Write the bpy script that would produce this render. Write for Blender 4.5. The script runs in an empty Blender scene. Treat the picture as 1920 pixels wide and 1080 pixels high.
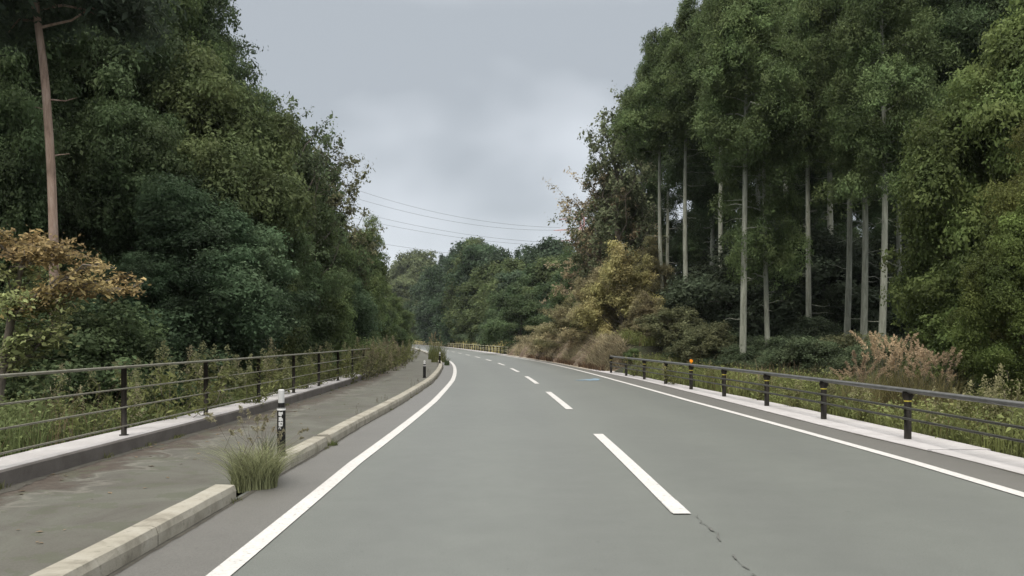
import bpy, math, random
import numpy as np
from mathutils import Vector
R = math.radians
scene = bpy.context.scene
C = scene.collection

# ------------------------------------------------------------------ camera
CAM_H, F, YH = 1.45, 1600.0, 636.0
cam_d = bpy.data.cameras.new('camera'); cam = bpy.data.objects.new('camera', cam_d); C.objects.link(cam)
cam.location = (0, 0, CAM_H); cam.rotation_euler = (R(90), 0, 0)
cam_d.sensor_width = 36; cam_d.lens = 30.0; cam_d.shift_y = (YH-540)/1920.0
cam_d.clip_start = 0.05; cam_d.clip_end = 5000
scene.camera = cam
scene.render.filter_size = 1.9

# ------------------------------------------------------------------ sky and light
SUN_EL, SUN_AZ = R(58), R(200)
world = bpy.data.worlds.new('World'); scene.world = world; world.use_nodes = True
nt = world.node_tree; nt.nodes.clear()
def N(tree, typ, **kw):
    n = tree.nodes.new(typ)
    for k, v in kw.items():
        if k in n.inputs.keys() if isinstance(k, str) else False: n.inputs[k].default_value = v
        else: setattr(n, k, v)
    return n
def L(tree, a, b): tree.links.new(a, b)
sky = N(nt, 'ShaderNodeTexSky', sky_type='NISHITA', sun_disc=False)
sky.sun_elevation = SUN_EL; sky.sun_rotation = SUN_AZ
skym = N(nt, 'ShaderNodeVectorMath', operation='SCALE'); L(nt, sky.outputs[0], skym.inputs[0]); skym.inputs['Scale'].default_value = 0.09
SKYZ = 3.9
tc = N(nt, 'ShaderNodeTexCoord'); sep = N(nt, 'ShaderNodeSeparateXYZ'); L(nt, tc.outputs['Generated'], sep.inputs[0])
def M(op, a, b=None, tree=nt, clamp=False):
    n = tree.nodes.new('ShaderNodeMath'); n.operation = op; n.use_clamp = clamp
    for i, v in enumerate((a, b)):
        if v is None: continue
        if isinstance(v, (int, float)): n.inputs[i].default_value = v
        else: tree.links.new(v, n.inputs[i])
    return n.outputs[0]
zc = M('MAXIMUM', sep.outputs['Z'], 0.0); den = M('ADD', zc, 0.55)
comb = N(nt, 'ShaderNodeCombineXYZ'); comb.inputs[2].default_value = SKYZ
L(nt, M('DIVIDE', sep.outputs['X'], den), comb.inputs[0]); L(nt, M('DIVIDE', sep.outputs['Y'], den), comb.inputs[1])
n1 = N(nt, 'ShaderNodeTexNoise'); L(nt, comb.outputs[0], n1.inputs['Vector'])
n1.inputs['Scale'].default_value = 1.5; n1.inputs['Detail'].default_value = 4; n1.inputs['Roughness'].default_value = 0.5; n1.inputs['Distortion'].default_value = 0.15
ramp = N(nt, 'ShaderNodeValToRGB'); L(nt, n1.outputs['Fac'], ramp.inputs[0])
ce = ramp.color_ramp.elements
ce[0].position = .40; ce[0].color = (.335, .362, .390, 1); ce[1].position = .575; ce[1].color = (.555, .585, .62, 1)
mz = N(nt, 'ShaderNodeMapRange'); L(nt, sep.outputs['Z'], mz.inputs['Value'])
mz.inputs['From Min'].default_value = .36; mz.inputs['From Max'].default_value = .9; mz.inputs['To Min'].default_value = 0; mz.inputs['To Max'].default_value = 1
zt = N(nt, 'ShaderNodeMix', data_type='RGBA'); L(nt, mz.outputs[0], zt.inputs['Factor']); zt.inputs['A'].default_value = (1, 1, 1, 1); zt.inputs['B'].default_value = (3.75, 3.45, 3.0, 1)
vs = N(nt, 'ShaderNodeVectorMath', operation='MULTIPLY'); L(nt, ramp.outputs[0], vs.inputs[0]); L(nt, zt.outputs['Result'], vs.inputs[1])
mixs = N(nt, 'ShaderNodeMix', data_type='RGBA'); mixs.inputs['Factor'].default_value = .92
L(nt, skym.outputs[0], mixs.inputs['A']); L(nt, vs.outputs[0], mixs.inputs['B'])
bg = N(nt, 'ShaderNodeBackground'); L(nt, mixs.outputs['Result'], bg.inputs[0]); bg.inputs[1].default_value = 1.0
wo = N(nt, 'ShaderNodeOutputWorld'); L(nt, bg.outputs[0], wo.inputs[0])
sd = bpy.data.lights.new('sun', 'SUN'); sd.energy = 1.5; sd.angle = R(14); sd.color = (1, .94, .84)
sun = bpy.data.objects.new('sun', sd); C.objects.link(sun)
_a = Vector((math.sin(SUN_AZ)*math.cos(SUN_EL), math.cos(SUN_AZ)*math.cos(SUN_EL), math.sin(SUN_EL)))
sun.rotation_euler = _a.to_track_quat('Z', 'Y').to_euler()
scene.view_settings.view_transform = 'Standard'; scene.view_settings.look = 'None'
scene.view_settings.exposure = 0.52; scene.view_settings.gamma = 1; scene.view_settings.use_curve_mapping = False
scene.cycles.max_bounces = 6; scene.cycles.diffuse_bounces = 3; scene.cycles.transmission_bounces = 3
scene.cycles.use_denoising = True

rng = np.random.default_rng(7); random.seed(7)

# ------------------------------------------------------------------ helpers
def tag(o, label=None, cat=None, group=None, kind=None):
    if label: o['label'] = label
    if cat: o['category'] = cat
    if group: o['group'] = group
    if kind: o['kind'] = kind
    return o
def empty(name, loc=(0,0,0)):
    o = bpy.data.objects.new(name, None); o.location = loc; o.empty_display_size = .3; C.objects.link(o); return o
def mesh_np(name, v, f, mats, tint=None, smooth=False, mi=None, uv=None):
    """v (n,3); f (m,4) quads or list of faces"""
    me = bpy.data.meshes.new(name)
    if isinstance(f, np.ndarray):
        m, k = f.shape
        me.vertices.add(len(v)); me.vertices.foreach_set('co', np.asarray(v, np.float32).ravel())
        me.loops.add(m*k); me.loops.foreach_set('vertex_index', f.astype(np.int32).ravel())
        me.polygons.add(m); me.polygons.foreach_set('loop_start', np.arange(m, dtype=np.int32)*k)
        me.update(calc_edges=True)
    else:
        me.from_pydata([tuple(map(float, p)) for p in v], [], [tuple(map(int, q)) for q in f]); me.update()
    if tint is not None:
        at = me.attributes.new('tint', 'FLOAT', 'FACE'); at.data.foreach_set('value', np.asarray(tint, np.float32))
    if mi is not None: me.polygons.foreach_set('material_index', np.asarray(mi, np.int32))
    if uv is not None:
        ul = me.uv_layers.new(name='UVMap')
        li = np.empty(len(me.loops), np.int32); me.loops.foreach_get('vertex_index', li)
        ul.data.foreach_set('uv', np.asarray(uv, np.float32)[li].ravel())
    for m_ in (mats if isinstance(mats, (list, tuple)) else [mats]): me.materials.append(m_)
    if smooth: me.polygons.foreach_set('use_smooth', np.ones(len(me.polygons), bool))
    return me
def link(name, me, parent=None, loc=None, color=None):
    o = bpy.data.objects.new(name, me); C.objects.link(o)
    if parent: o.parent = parent
    if loc is not None: o.location = loc
    if color: o.color = (*color, 1)
    return o
class MB:
    """collects quads / ngons into one mesh"""
    def __init__(s): s.v = []; s.f = []
    def add(s, v, f):
        b = len(s.v); s.v += [tuple(p) for p in v]; s.f += [tuple(i+b for i in q) for q in f]
    def box(s, c, size, bev=0.0, rz=0.0):
        hx, hy, hz = [q/2 for q in size]; b = bev
        ring = [(-hx+b,-hy),(hx-b,-hy),(hx,-hy+b),(hx,hy-b),(hx-b,hy),(-hx+b,hy),(-hx,hy-b),(-hx,-hy+b)] if b else [(-hx,-hy),(hx,-hy),(hx,hy),(-hx,hy)]
        n = len(ring); ca, sa = math.cos(rz), math.sin(rz); vs = []
        lv = [(-hz, 1), (hz, 1)] if not b else [(-hz, 1), (hz-b, 1), (hz, 1-b/max(hx, hy))]
        for z, k in lv:
            for x, y in ring: x *= k; y *= k; vs.append((c[0]+x*ca-y*sa, c[1]+x*sa+y*ca, c[2]+z))
        fs = [tuple(range(n))[::-1], tuple(range(n*(len(lv)-1), n*len(lv)))]
        for r in range(len(lv)-1):
            fs += [(r*n+i, r*n+(i+1)%n, (r+1)*n+(i+1)%n, (r+1)*n+i) for i in range(n)]
        s.add(vs, fs)
    def tube(s, pts, rad, n=8, cap=True):
        pts = [Vector(p) for p in pts]; vs = []; up = Vector((0.01, 0.02, 1))
        if not hasattr(rad, '__len__'): rad = [rad]*len(pts)
        for i, p in enumerate(pts):
            d = (pts[min(i+1, len(pts)-1)]-pts[max(i-1, 0)]).normalized()
            a = d.cross(Vector((1, 0, 0)) if abs(d.x) < .8 else Vector((0, 1, 0))).normalized(); b = d.cross(a)
            for k in range(n):
                t = 2*math.pi*k/n; vs.append(p+(a*math.cos(t)+b*math.sin(t))*rad[i])
        fs = [(i*n+k, i*n+(k+1)%n, (i+1)*n+(k+1)%n, (i+1)*n+k) for i in range(len(pts)-1) for k in range(n)]
        if cap: fs += [tuple(range(n)), tuple(range((len(pts)-1)*n, len(pts)*n))[::-1]]
        s.add(vs, fs)
    def me(s, name, mat, smooth=False): return mesh_np(name, s.v, s.f, mat, smooth=smooth)
    def build(s, name, mat, parent=None, smooth=False, loc=None):
        return link(name, s.me(name, mat, smooth), parent, loc)

# ------------------------------------------------------------------ materials
def newmat(name):
    m = bpy.data.materials.new(name); m.use_nodes = True; t = m.node_tree; t.nodes.clear()
    o = t.nodes.new('ShaderNodeOutputMaterial'); p = t.nodes.new('ShaderNodeBsdfPrincipled'); t.links.new(p.outputs[0], o.inputs[0])
    return m, t, p, o
def noise(t, scale, detail=4, rough=.55, vec=None, dist=0.0):
    n = t.nodes.new('ShaderNodeTexNoise'); n.inputs['Scale'].default_value = scale; n.inputs['Detail'].default_value = detail
    n.inputs['Roughness'].default_value = rough; n.inputs['Distortion'].default_value = dist
    if vec is not None: t.links.new(vec, n.inputs['Vector'])
    return n.outputs['Fac']
def rampn(t, fac, stops):
    r = t.nodes.new('ShaderNodeValToRGB'); t.links.new(fac, r.inputs[0]); e = r.color_ramp.elements
    while len(e) < len(stops): e.new(.5)
    for q, (p, c) in zip(e, stops): q.position = p; q.color = (*c, 1) if len(c) == 3 else c
    return r.outputs[0]
def mixc(t, fac, a, b, mode='MIX'):
    n = t.nodes.new('ShaderNodeMix'); n.data_type = 'RGBA'; n.blend_type = mode
    for k, v in (('Factor', fac), ('A', a), ('B', b)):
        if isinstance(v, (int, float)): n.inputs[k].default_value = v
        elif isinstance(v, tuple): n.inputs[k].default_value = (*v, 1)
        else: t.links.new(v, n.inputs[k])
    return n.outputs['Result']
def pos(t, obj=True):
    n = t.nodes.new('ShaderNodeTexCoord') if obj else t.nodes.new('ShaderNodeNewGeometry')
    return n.outputs['Object'] if obj else n.outputs['Position']
def bump(t, p, h, strength=.3, dist=.01):
    b = t.nodes.new('ShaderNodeBump'); b.inputs['Strength'].default_value = strength; b.inputs['Distance'].default_value = dist
    t.links.new(h, b.inputs['Height']); t.links.new(b.outputs[0], p.inputs['Normal'])
def simple(name, stops, scale=6, rough=.7, metal=0.0, bmp=0.0, detail=5, spec=.5):
    m, t, p, o = newmat(name); f = noise(t, scale, detail, .6, pos(t)); t.links.new(rampn(t, f, stops), p.inputs['Base Color'])
    p.inputs['Roughness'].default_value = rough; p.inputs['Metallic'].default_value = metal; p.inputs['Specular IOR Level'].default_value = spec
    if bmp: bump(t, p, noise(t, scale*8, 4, .7, pos(t)), bmp)
    return m
def asphalt(name, c1, c2, patch=None, edge=None):
    m, t, p, o = newmat(name); P = pos(t)
    big = noise(t, .35, 5, .6, P, .6); mid = noise(t, 3.0, 5, .7, P); fine = noise(t, 90, 3, .8, P)
    base = mixc(t, M('MULTIPLY', M('SUBTRACT', big, .3, t), 2.2, t, True), c1, c2)
    g = rampn(t, fine, [(.32, (.45, .45, .45)), (.5, (1, 1, 1)), (.62, (1.05, 1.05, 1.05)), (.74, (2.0, 2.0, 1.95))])
    base = mixc(t, .75, base, g, 'MULTIPLY')
    g2 = rampn(t, mid, [(.3, (.90, .90, .90)), (.65, (1.05, 1.05, 1.05))]); base = mixc(t, .8, base, g2, 'MULTIPLY')
    # tyre-worn lanes and stray dark spots
    if edge == 'lane':
        uvn = t.nodes.new('ShaderNodeUVMap'); su = t.nodes.new('ShaderNodeSeparateXYZ'); t.links.new(uvn.outputs[0], su.inputs[0])
        w = M('COSINE', M('MULTIPLY', su.outputs[0], 3.9, t), None, t)
        base = mixc(t, .5, base, rampn(t, M('MULTIPLY', M('ADD', w, 1.0, t), .5, t), [(0, (.93, .93, .94)), (1, (1.05, 1.06, 1.05))]), 'MULTIPLY')
    sp = noise(t, 14, 2, .5, P); base = mixc(t, rampn(t, sp, [(.70, (0, 0, 0)), (.76, (.55, .55, .55))]), base, (c1[0]*.5, c1[1]*.5, c1[2]*.5))
    t.links.new(base, p.inputs['Base Color']); p.inputs['Roughness'].default_value = .5
    p.inputs['Specular IOR Level'].default_value = .6
    bump(t, p, fine, .35, .006)
    return m
MAT = {}
MAT['road'] = asphalt('road_asphalt', (.110, .118, .110), (.126, .134, .125), edge='lane')
MAT['shoulder'] = asphalt('shoulder_asphalt', (.113, .110, .104), (.123, .119, .112))
def path_mat():
    m, t, p, o = newmat('path_surface'); P = pos(t)
    uvn = t.nodes.new('ShaderNodeUVMap'); su = t.nodes.new('ShaderNodeSeparateXYZ'); t.links.new(uvn.outputs[0], su.inputs[0])
    big = noise(t, .8, 6, .62, P, 1.2); b = rampn(t, big, [(.30, (.060, .054, .046)), (.46, (.085, .082, .070)), (.60, (.098, .099, .083)), (.75, (.135, .130, .112))])
    fine = noise(t, 70, 3, .8, P); b = mixc(t, .7, b, rampn(t, fine, [(.3, (.65, .65, .65)), (.55, (1.05, 1.05, 1.05))]), 'MULTIPLY')
    # soil washed against the wall: uv.x = metres from the wall foot
    d = M('ADD', su.outputs[0], M('MULTIPLY', M('SUBTRACT', noise(t, 1.6, 5, .65, P, .8), .5, t), 2.0, t), t)
    k = rampn(t, d, [(.10, (1, 1, 1)), (.42, (.8, .8, .8)), (.62, (0, 0, 0))])
    soil = rampn(t, noise(t, 9, 5, .7, P), [(.3, (.032, .022, .017)), (.55, (.058, .044, .034)), (.75, (.11, .09, .075))])
    b = mixc(t, k, b, soil)
    rim = rampn(t, d, [(.60, (0, 0, 0)), (.68, (.45, .45, .45)), (.82, (0, 0, 0))]); b = mixc(t, rim, b, (.19, .18, .155))
    # moss toward the kerb
    mo = M('MULTIPLY', M('GREATER_THAN', noise(t, 2.2, 5, .7, P), .56, t), .45, t); b = mixc(t, mo, b, (.062, .070, .042))
    t.links.new(b, p.inputs['Base Color']); p.inputs['Roughness'].default_value = .8; bump(t, p, fine, .4, .008)
    return m
MAT['path'] = path_mat()
def paint_mat():
    m, t, p, o = newmat('line_paint'); P = pos(t)
    w = rampn(t, noise(t, 26, 5, .75, P), [(.33, (.20, .20, .19)), (.40, (.48, .47, .46)), (.7, (.60, .585, .585))])
    w = mixc(t, .6, w, rampn(t, noise(t, 1.5, 4, .6, P), [(.3, (.86, .86, .86)), (.6, (1, 1, 1))]), 'MULTIPLY')
    t.links.new(w, p.inputs['Base Color']); p.inputs['Roughness'].default_value = .6; bump(t, p, noise(t, 80, 2, .7, P), .2, .004); return m
MAT['paint'] = paint_mat()
def conc(name, stops, scale=2.2, stain=(.12, .11, .085), amt=.5):
    m, t, p, o = newmat(name); P = pos(t)
    b = rampn(t, noise(t, scale, 6, .65, P, .4), stops)
    b = mixc(t, M('MULTIPLY', M('SUBTRACT', noise(t, scale*4, 6, .75, P), .55, t), amt*5, t, True), b, stain)
    t.links.new(b, p.inputs['Base Color']); p.inputs['Roughness'].default_value = .85
    bump(t, p, noise(t, 40, 5, .75, P), .5, .008); return m
MAT['kerb'] = conc('kerb_concrete', [(.3, (.17, .155, .125)), (.5, (.29, .272, .228)), (.75, (.36, .342, .30))], scale=3.2, amt=.8)
MAT['strip'] = conc('strip_concrete', [(.3, (.37, .355, .36)), (.7, (.47, .455, .465))], amt=.15)
MAT['wall'] = conc('wall_face_concrete', [(.3, (.075, .066, .060)), (.7, (.13, .118, .112))], amt=.3, stain=(.07, .06, .05))
MAT['postdark'] = simple('dark_brown_coat', [(.3, (.010, .008, .006)), (.7, (.020, .016, .012))], 8, .6, 0, .05, spec=.25)
MAT['rail_green'] = simple('weathered_rail', [(.3, (.14, .13, .10)), (.7, (.24, .235, .19))], 5, .38, .3)
MAT['rail_grey'] = simple('worn_steel_rail', [(.3, (.10, .10, .095)), (.7, (.17, .17, .165))], 5, .33, .5)
MAT['wire_dark'] = simple('dark_cable', [(.3, (.025, .025, .02)), (.7, (.055, .055, .042))], 5, .5, .2)
MAT['black'] = simple('black_rubber', [(.3, (.006, .006, .006)), (.7, (.014, .0135, .0125))], 9, .6, spec=.25)
MAT['white'] = simple('white_sheeting', [(.3, (.50, .50, .50)), (.7, (.60, .60, .60))], 12, .4)
MAT['yellow'] = simple('yellow_band', [(.3, (.45, .36, .05)), (.7, (.6, .5, .08))], 12, .4)
MAT['orange'] = simple('orange_reflector', [(.3, (.95, .28, .01)), (.7, (1.0, .36, .02))], 12, .25)
MAT['bluepaint'] = simple('blue_chalk', [(.42, (.15, .165, .165)), (.58, (.16, .29, .42))], 6, .7, detail=8)
MAT['crack'] = simple('tar_crack', [(.3, (.075, .077, .072)), (.7, (.11, .112, .105))], 20, .8)
MAT['cable'] = simple('power_cable', [(.3, (.10, .105, .11)), (.7, (.13, .135, .14))], 1, .6)
MAT['redsteel'] = simple('red_pylon_steel', [(.3, (.50, .20, .17)), (.7, (.60, .27, .23))], 1, .6)

def bark(name, stops, sc=3, bm=.8):
    m, t, p, o = newmat(name); P = pos(t)
    mp = t.nodes.new('ShaderNodeMapping'); mp.inputs['Scale'].default_value = (1, 1, .16); t.links.new(P, mp.inputs[0])
    f = noise(t, sc*3, 6, .7, mp.outputs[0], .3); g = noise(t, 0.5, 4, .6, P)
    b = mixc(t, .6, rampn(t, f, stops), rampn(t, g, [(.35, (.6, .62, .6)), (.6, (1.1, 1.1, 1.08))]), 'MULTIPLY')
    t.links.new(b, p.inputs['Base Color']); p.inputs['Roughness'].default_value = .9; bump(t, p, f, bm, .03); return m
MAT['bark_cedar'] = bark('cedar_bark', [(.3, (.15, .155, .12)), (.55, (.30, .31, .26)), (.75, (.42, .43, .36))])
MAT['bark_dark'] = bark('dark_bark', [(.3, (.04, .035, .028)), (.7, (.10, .09, .07))])
MAT['bark_pine'] = bark('red_pine_bark', [(.3, (.13, .085, .065)), (.5, (.32, .23, .185)), (.75, (.46, .37, .32))])
MAT['bark_twig'] = bark('grey_twig_bark', [(.3, (.10, .085, .07)), (.7, (.20, .17, .14))])

def leafmat(name, lo=.36, hi=1.8, h0=.482, h1=.512, warm=.0, transl=.36, rough=.65, spec=.12):
    """base colour = object colour x random tint per leaf and clump"""
    m, t, p, o = newmat(name)
    oi = t.nodes.new('ShaderNodeObjectInfo'); at = t.nodes.new('ShaderNodeAttribute'); at.attribute_name = 'tint'
    val = t.nodes.new('ShaderNodeMapRange'); t.links.new(at.outputs['Fac'], val.inputs['Value']); val.inputs['To Min'].default_value = lo; val.inputs['To Max'].default_value = hi
    big = noise(t, .55, 3, .5, pos(t, False)); bv = t.nodes.new('ShaderNodeMapRange'); t.links.new(big, bv.inputs['Value'])
    bv.inputs['From Min'].default_value = .3; bv.inputs['From Max'].default_value = .7; bv.inputs['To Min'].default_value = .62; bv.inputs['To Max'].default_value = 1.4
    sc = t.nodes.new('ShaderNodeVectorMath'); sc.operation = 'SCALE'; t.links.new(oi.outputs['Color'], sc.inputs[0]); t.links.new(M('MULTIPLY', val.outputs[0], bv.outputs[0], t), sc.inputs['Scale'])
    hs = t.nodes.new('ShaderNodeHueSaturation'); t.links.new(sc.outputs[0], hs.inputs['Color'])
    n2 = noise(t, .9, 2, .5, pos(t, False)); hh = t.nodes.new('ShaderNodeMapRange'); t.links.new(n2, hh.inputs['Value'])
    hh.inputs['From Min'].default_value = .3; hh.inputs['From Max'].default_value = .7; hh.inputs['To Min'].default_value = h0; hh.inputs['To Max'].default_value = h1
    t.links.new(hh.outputs[0], hs.inputs['Hue'])
    t.links.new(hs.outputs[0], p.inputs['Base Color']); p.inputs['Roughness'].default_value = rough; p.inputs['Specular IOR Level'].default_value = spec
    tr = t.nodes.new('ShaderNodeBsdfTranslucent'); t.links.new(hs.outputs[0], tr.inputs[0])
    mx = t.nodes.new('ShaderNodeMixShader'); mx.inputs[0].default_value = transl
    t.links.new(p.outputs[0], mx.inputs[1]); t.links.new(tr.outputs[0], mx.inputs[2]); t.links.new(mx.outputs[0], o.inputs[0])
    return m
MAT['leaf'] = leafmat('leaf_green')
MAT['grass'] = leafmat('grass_blade', .45, 1.6, .49, .51, transl=.35)
MAT['plume'] = leafmat('seed_plume', .7, 1.3, .498, .508, transl=.45, spec=.1)

# ------------------------------------------------------------------ road geometry
cp = [(1.45,-25),(1.45,0),(1.43,7),(1.36,13),(1.13,20),(.63,33),(-.5,49),(-2.4,66),(-5.1,86),(-8.5,110),(-13.2,142),(-19.6,180),(-25.6,211),(-33,242),(-43,272),(-57,300),(-75,324),(-98,345),(-128,362),(-165,374),(-215,380)]
cpa = np.array(cp, float)
seg = np.r_[0, np.cumsum(np.hypot(*np.diff(cpa, axis=0).T))]
ss = np.arange(0, seg[-1], 1.0)
cx = np.interp(ss, seg, cpa[:, 0]); cy = np.interp(ss, seg, cpa[:, 1])
for _ in range(60):
    cx[1:-1] = (cx[:-2]+2*cx[1:-1]+cx[2:])/4; cy[1:-1] = (cy[:-2]+2*cy[1:-1]+cy[2:])/4
S0 = 25.0   # arc length at Y=0
tx = np.gradient(cx); ty = np.gradient(cy); tl = np.hypot(tx, ty); tx /= tl; ty /= tl
def at(s, off):
    """s = metres along the road from the camera, off = metres to the right of the centre line"""
    q = np.asarray(s, float)+S0
    return np.interp(q, ss, cx)+np.interp(q, ss, ty)*off, np.interp(q, ss, cy)-np.interp(q, ss, tx)*off
def prof(xs, ys): return lambda s: np.interp(s, xs, ys)
KX = [0, 10, 20, 30, 50]
o_left = prof(KX, [-3.22, -3.2, -2.93, -2.80, -2.78]); o_right = prof(KX, [3.37, 3.35, 3.05, 2.93, 2.90])
o_sin = prof([0, 10, 14, 20, 30, 40, 60], [4.1, 4.08, 3.9, 3.86, 3.80, 3.5, 3.4]); o_sout = prof([0, 12, 17, 20, 29, 40], [4.9, 4.87, 4.82, 4.72, 4.4, 4.2])
o_kerb = prof([0, 8, 14, 20, 28, 43], [-3.93, -3.87, -3.78, -3.6, -3.44, -3.40])
o_wall = prof([0, 10, 18, 26, 40], [-6.42, -6.32, -6.10, -6.02, -5.95])
def svals(a, b): return np.unique(np.r_[a, np.arange(math.ceil(a), b, 1.0 if b-a > 3 else .25), b])
def ribbon(name, s0, s1, fa, fb, z, mat, label=None, kind='structure', nx=1, uvwall=False, wob=0):
    s = svals(s0, s1); n = len(s); vs = []; uv = []
    for j in range(nx+1):
        o = fa(s)+(fb(s)-fa(s))*j/nx
        if wob: o = o+rng.normal(0, wob, n)*(1 if j in (0, nx) else 0)
        x, y = at(s, o); vs.append(np.c_[x, y, np.full(n, z)])
        uv.append(np.c_[(o-fa(s)) if uvwall else o, s])
    v = np.vstack(vs); f = [(j*n+i, (j+1)*n+i, (j+1)*n+i+1, j*n+i+1) for j in range(nx) for i in range(n-1)]
    o = link(name, mesh_np(name, v, np.array(f), mat, uv=np.vstack(uv)))
    return tag(o, label, kind=kind)
def sweep(name, s0, s1, off, profile, mat, jit=0.0, seed=0):
    """extrude a closed (off,z) profile along the road"""
    s = svals(s0, s1) if s1-s0 > 3 else np.linspace(s0, s1, 6); n = len(s); k = len(profile); v = []; r_ = np.random.default_rng(seed)
    for i in range(n):
        for (po, pz) in profile:
            x, y = at(s[i], off(s[i])+po+r_.normal(0, jit)); v.append((x, y, pz+r_.normal(0, jit)*.5))
    f = [(i*k+j, i*k+(j+1) % k, (i+1)*k+(j+1) % k, (i+1)*k+j) for i in range(n-1) for j in range(k)]
    f += [tuple(range(k))[::-1], tuple(range((n-1)*k, n*k))]
    return link(name, mesh_np(name, v, f, mat))
SE = 420
ribbon('road', -20, SE, lambda s: o_kerb(s)-.05, lambda s: o_sin(s)+.05, 0.0, MAT['road'], 'grey two lane asphalt road bending left', nx=4)
ribbon('road_shoulder', -20, SE, lambda s: o_kerb(s)-.02, lambda s: o_left(s)-.05, .004, MAT['shoulder'], 'brownish asphalt shoulder between left line and kerb')
ribbon('road_shoulder', -20, SE, lambda s: o_right(s)+.05, lambda s: o_sin(s)+.03, .004, MAT['shoulder'], 'brownish asphalt shoulder right of the right edge line')
W = .075
ribbon('edge_line', -20, SE, lambda s: o_left(s)-W, lambda s: o_left(s)+W, .008, MAT['paint'], 'solid white line along the left lane edge')
ribbon('edge_line', -20, SE, lambda s: o_right(s)-W, lambda s: o_right(s)+W, .008, MAT['paint'], 'solid white line along the right lane edge')
ds = [(-13.6, -7.9), (-3.2, 2.6), (7.1, 13.0), (17.6, 23.4), (27.7, 33.2), (37.6, 42.4)]
ds += [(47.2+9.7*i, 51.6+9.7*i) for i in range(30)]
for i, (a, b) in enumerate(ds):
    if -14 < a < 330:
        ribbon('centre_dash', a, b, lambda s: 0*s-W, lambda s: 0*s+W, .008, MAT['paint'],
               'white centre dash nearest the camera' if i == 2 else 'white dash of the broken centre line')
ribbon('repainted_end', 7.05, 7.65, lambda s: 0*s-.07, lambda s: 0*s+.078, .0105, MAT['paint'], 'fresh paint patch on the near end of the nearest dash')
# crack running from the near dash
cm = MB(); xx = .09; y0 = 7.0
while y0 > 4.9:
    w_ = random.uniform(.001, .010) * (2.0 if 6.3 < y0 < 6.6 else 1); nx_ = xx+random.uniform(-.03, .035); y1 = y0-random.uniform(.05, .12)
    if not (5.75 < y0 < 6.15 or 5.3 < y0 < 5.4):
        cm.add([(1.43+xx-w_, y0, .009), (1.43+xx+w_, y0, .009), (1.43+nx_+w_, y1, .009), (1.43+nx_-w_, y1, .009)], [(0, 3, 2, 1)])
    xx = nx_; y0 = y1
tag(cm.build('road_crack', MAT['crack']), 'thin dark crack in the asphalt below the nearest centre dash', kind='structure')
# blue survey mark
bmk = MB()
for (cx0, cy0, rx, ry) in ((2.80, 30.3, .34, .62), (3.05, 30.9, .16, .5), (2.5, 30.0, .3, .22)):
    pts = [(cx0+rx*math.cos(a)*random.uniform(.8, 1.1), cy0+ry*math.sin(a)*random.uniform(.8, 1.1), .0085+cx0*.0002) for a in np.linspace(0, 2*math.pi, 17)[:-1]]
    bmk.add(pts, [tuple(range(16))])
tag(bmk.build('painted_mark', MAT['bluepaint']), 'faded light blue paint mark beside the right edge line', kind='structure')
# right concrete strip
MAT_S = MAT['strip']
def stripprof(w, h): return [(0, -.1), (0, h-.01), (.012, h), (w-.012, h), (w, h-.01), (w, -.1)]
def tapered(name, s0, s1, fa, fb, h, mat, label):
    s = svals(s0, s1); v = []
    for q in s:
        for o, z in ((fa(q), -.1), (fa(q), h-.01), (fa(q)+.012, h), (fb(q)-.012, h), (fb(q), h-.01), (fb(q), -.1)):
            x, y = at(q, o); v.append((x, y, z))
    k = 6; n = len(s)
    f = [(i*k+j, i*k+(j+1) % k, (i+1)*k+(j+1) % k, (i+1)*k+j) for i in range(n-1) for j in range(k)]+[tuple(range(k))[::-1], tuple(range((n-1)*k, n*k))]
    return tag(link(name, mesh_np(name, v, f, mat)), label, kind='structure')
def rag(f, a):   # slightly uneven outer edge
    return lambda q: f(q)+a*math.sin(q*3.1)+a*.7*math.sin(q*7.3+1)
tapered('concrete_strip', -15, 11.0, lambda q: 4.09+0*q, lambda q: 4.83+.02*math.sin(q*2), .012, MAT_S, 'near slab of pale concrete edging beside the right shoulder')
tapered('concrete_strip', 11.0, 40, o_sin, rag(o_sout, .012), .022, MAT_S, 'long pale concrete edging under the right barrier posts')
tapered('concrete_strip', 77, 330, lambda s: o_sin(s)-.1, lambda s: o_sin(s)+.55, .02, MAT_S, 'far pale concrete edging round the outside of the bend')
tapered('road_gravel_edge', 40, 77, o_sin, lambda q: float(o_sin(q))+.5+.12*math.sin(q*1.3), .015, conc('grit', [(.3, (.30, .26, .21)), (.7, (.42, .38, .32))], 5), 'strip of pale grit between right shoulder and earth bank')
# footpath
ribbon('path', -20, SE, lambda s: o_wall(s)-.02, lambda s: o_kerb(s)-.15, .004, MAT['path'], 'worn grey footpath with soil washed along its left side', nx=3, uvwall=True)
# kerb in blocks
kp = [(.0, -.1), (.0, .09), (-.018, .138), (-.045, .145), (-.185, .145), (-.20, .13), (-.20, -.1)]
def kerbrun(s0, s1, label, seed):
    root = empty('kerb', (*at(s0, float(o_kerb(s0))), 0)); tag(root, label, 'kerb', 'concrete kerb runs beside the footpath')
    s = s0; i = 0
    step = 2.0
    while s < s1-.3:
        e = min(s+step, s1); b = sweep('kerb_block', s+.004, e-.012, o_kerb, kp, MAT['kerb'], .0022, seed+i)
        b.parent = root; b.matrix_parent_inverse = root.matrix_world.inverted(); b.location = -Vector(root.location); b.matrix_parent_inverse.identity()
        s = e; i += 1
        if s > 60: step = 6.0
    return root
kerbrun(-12, 7.72, 'nearest run of cream concrete kerb ending at the grass tuft', 10)
kerbrun(8.95, 11.55, 'short run of concrete kerb carrying the large striped marker post', 40)
kerbrun(11.75, 200, 'long curving concrete kerb leading away round the bend', 60)
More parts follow.
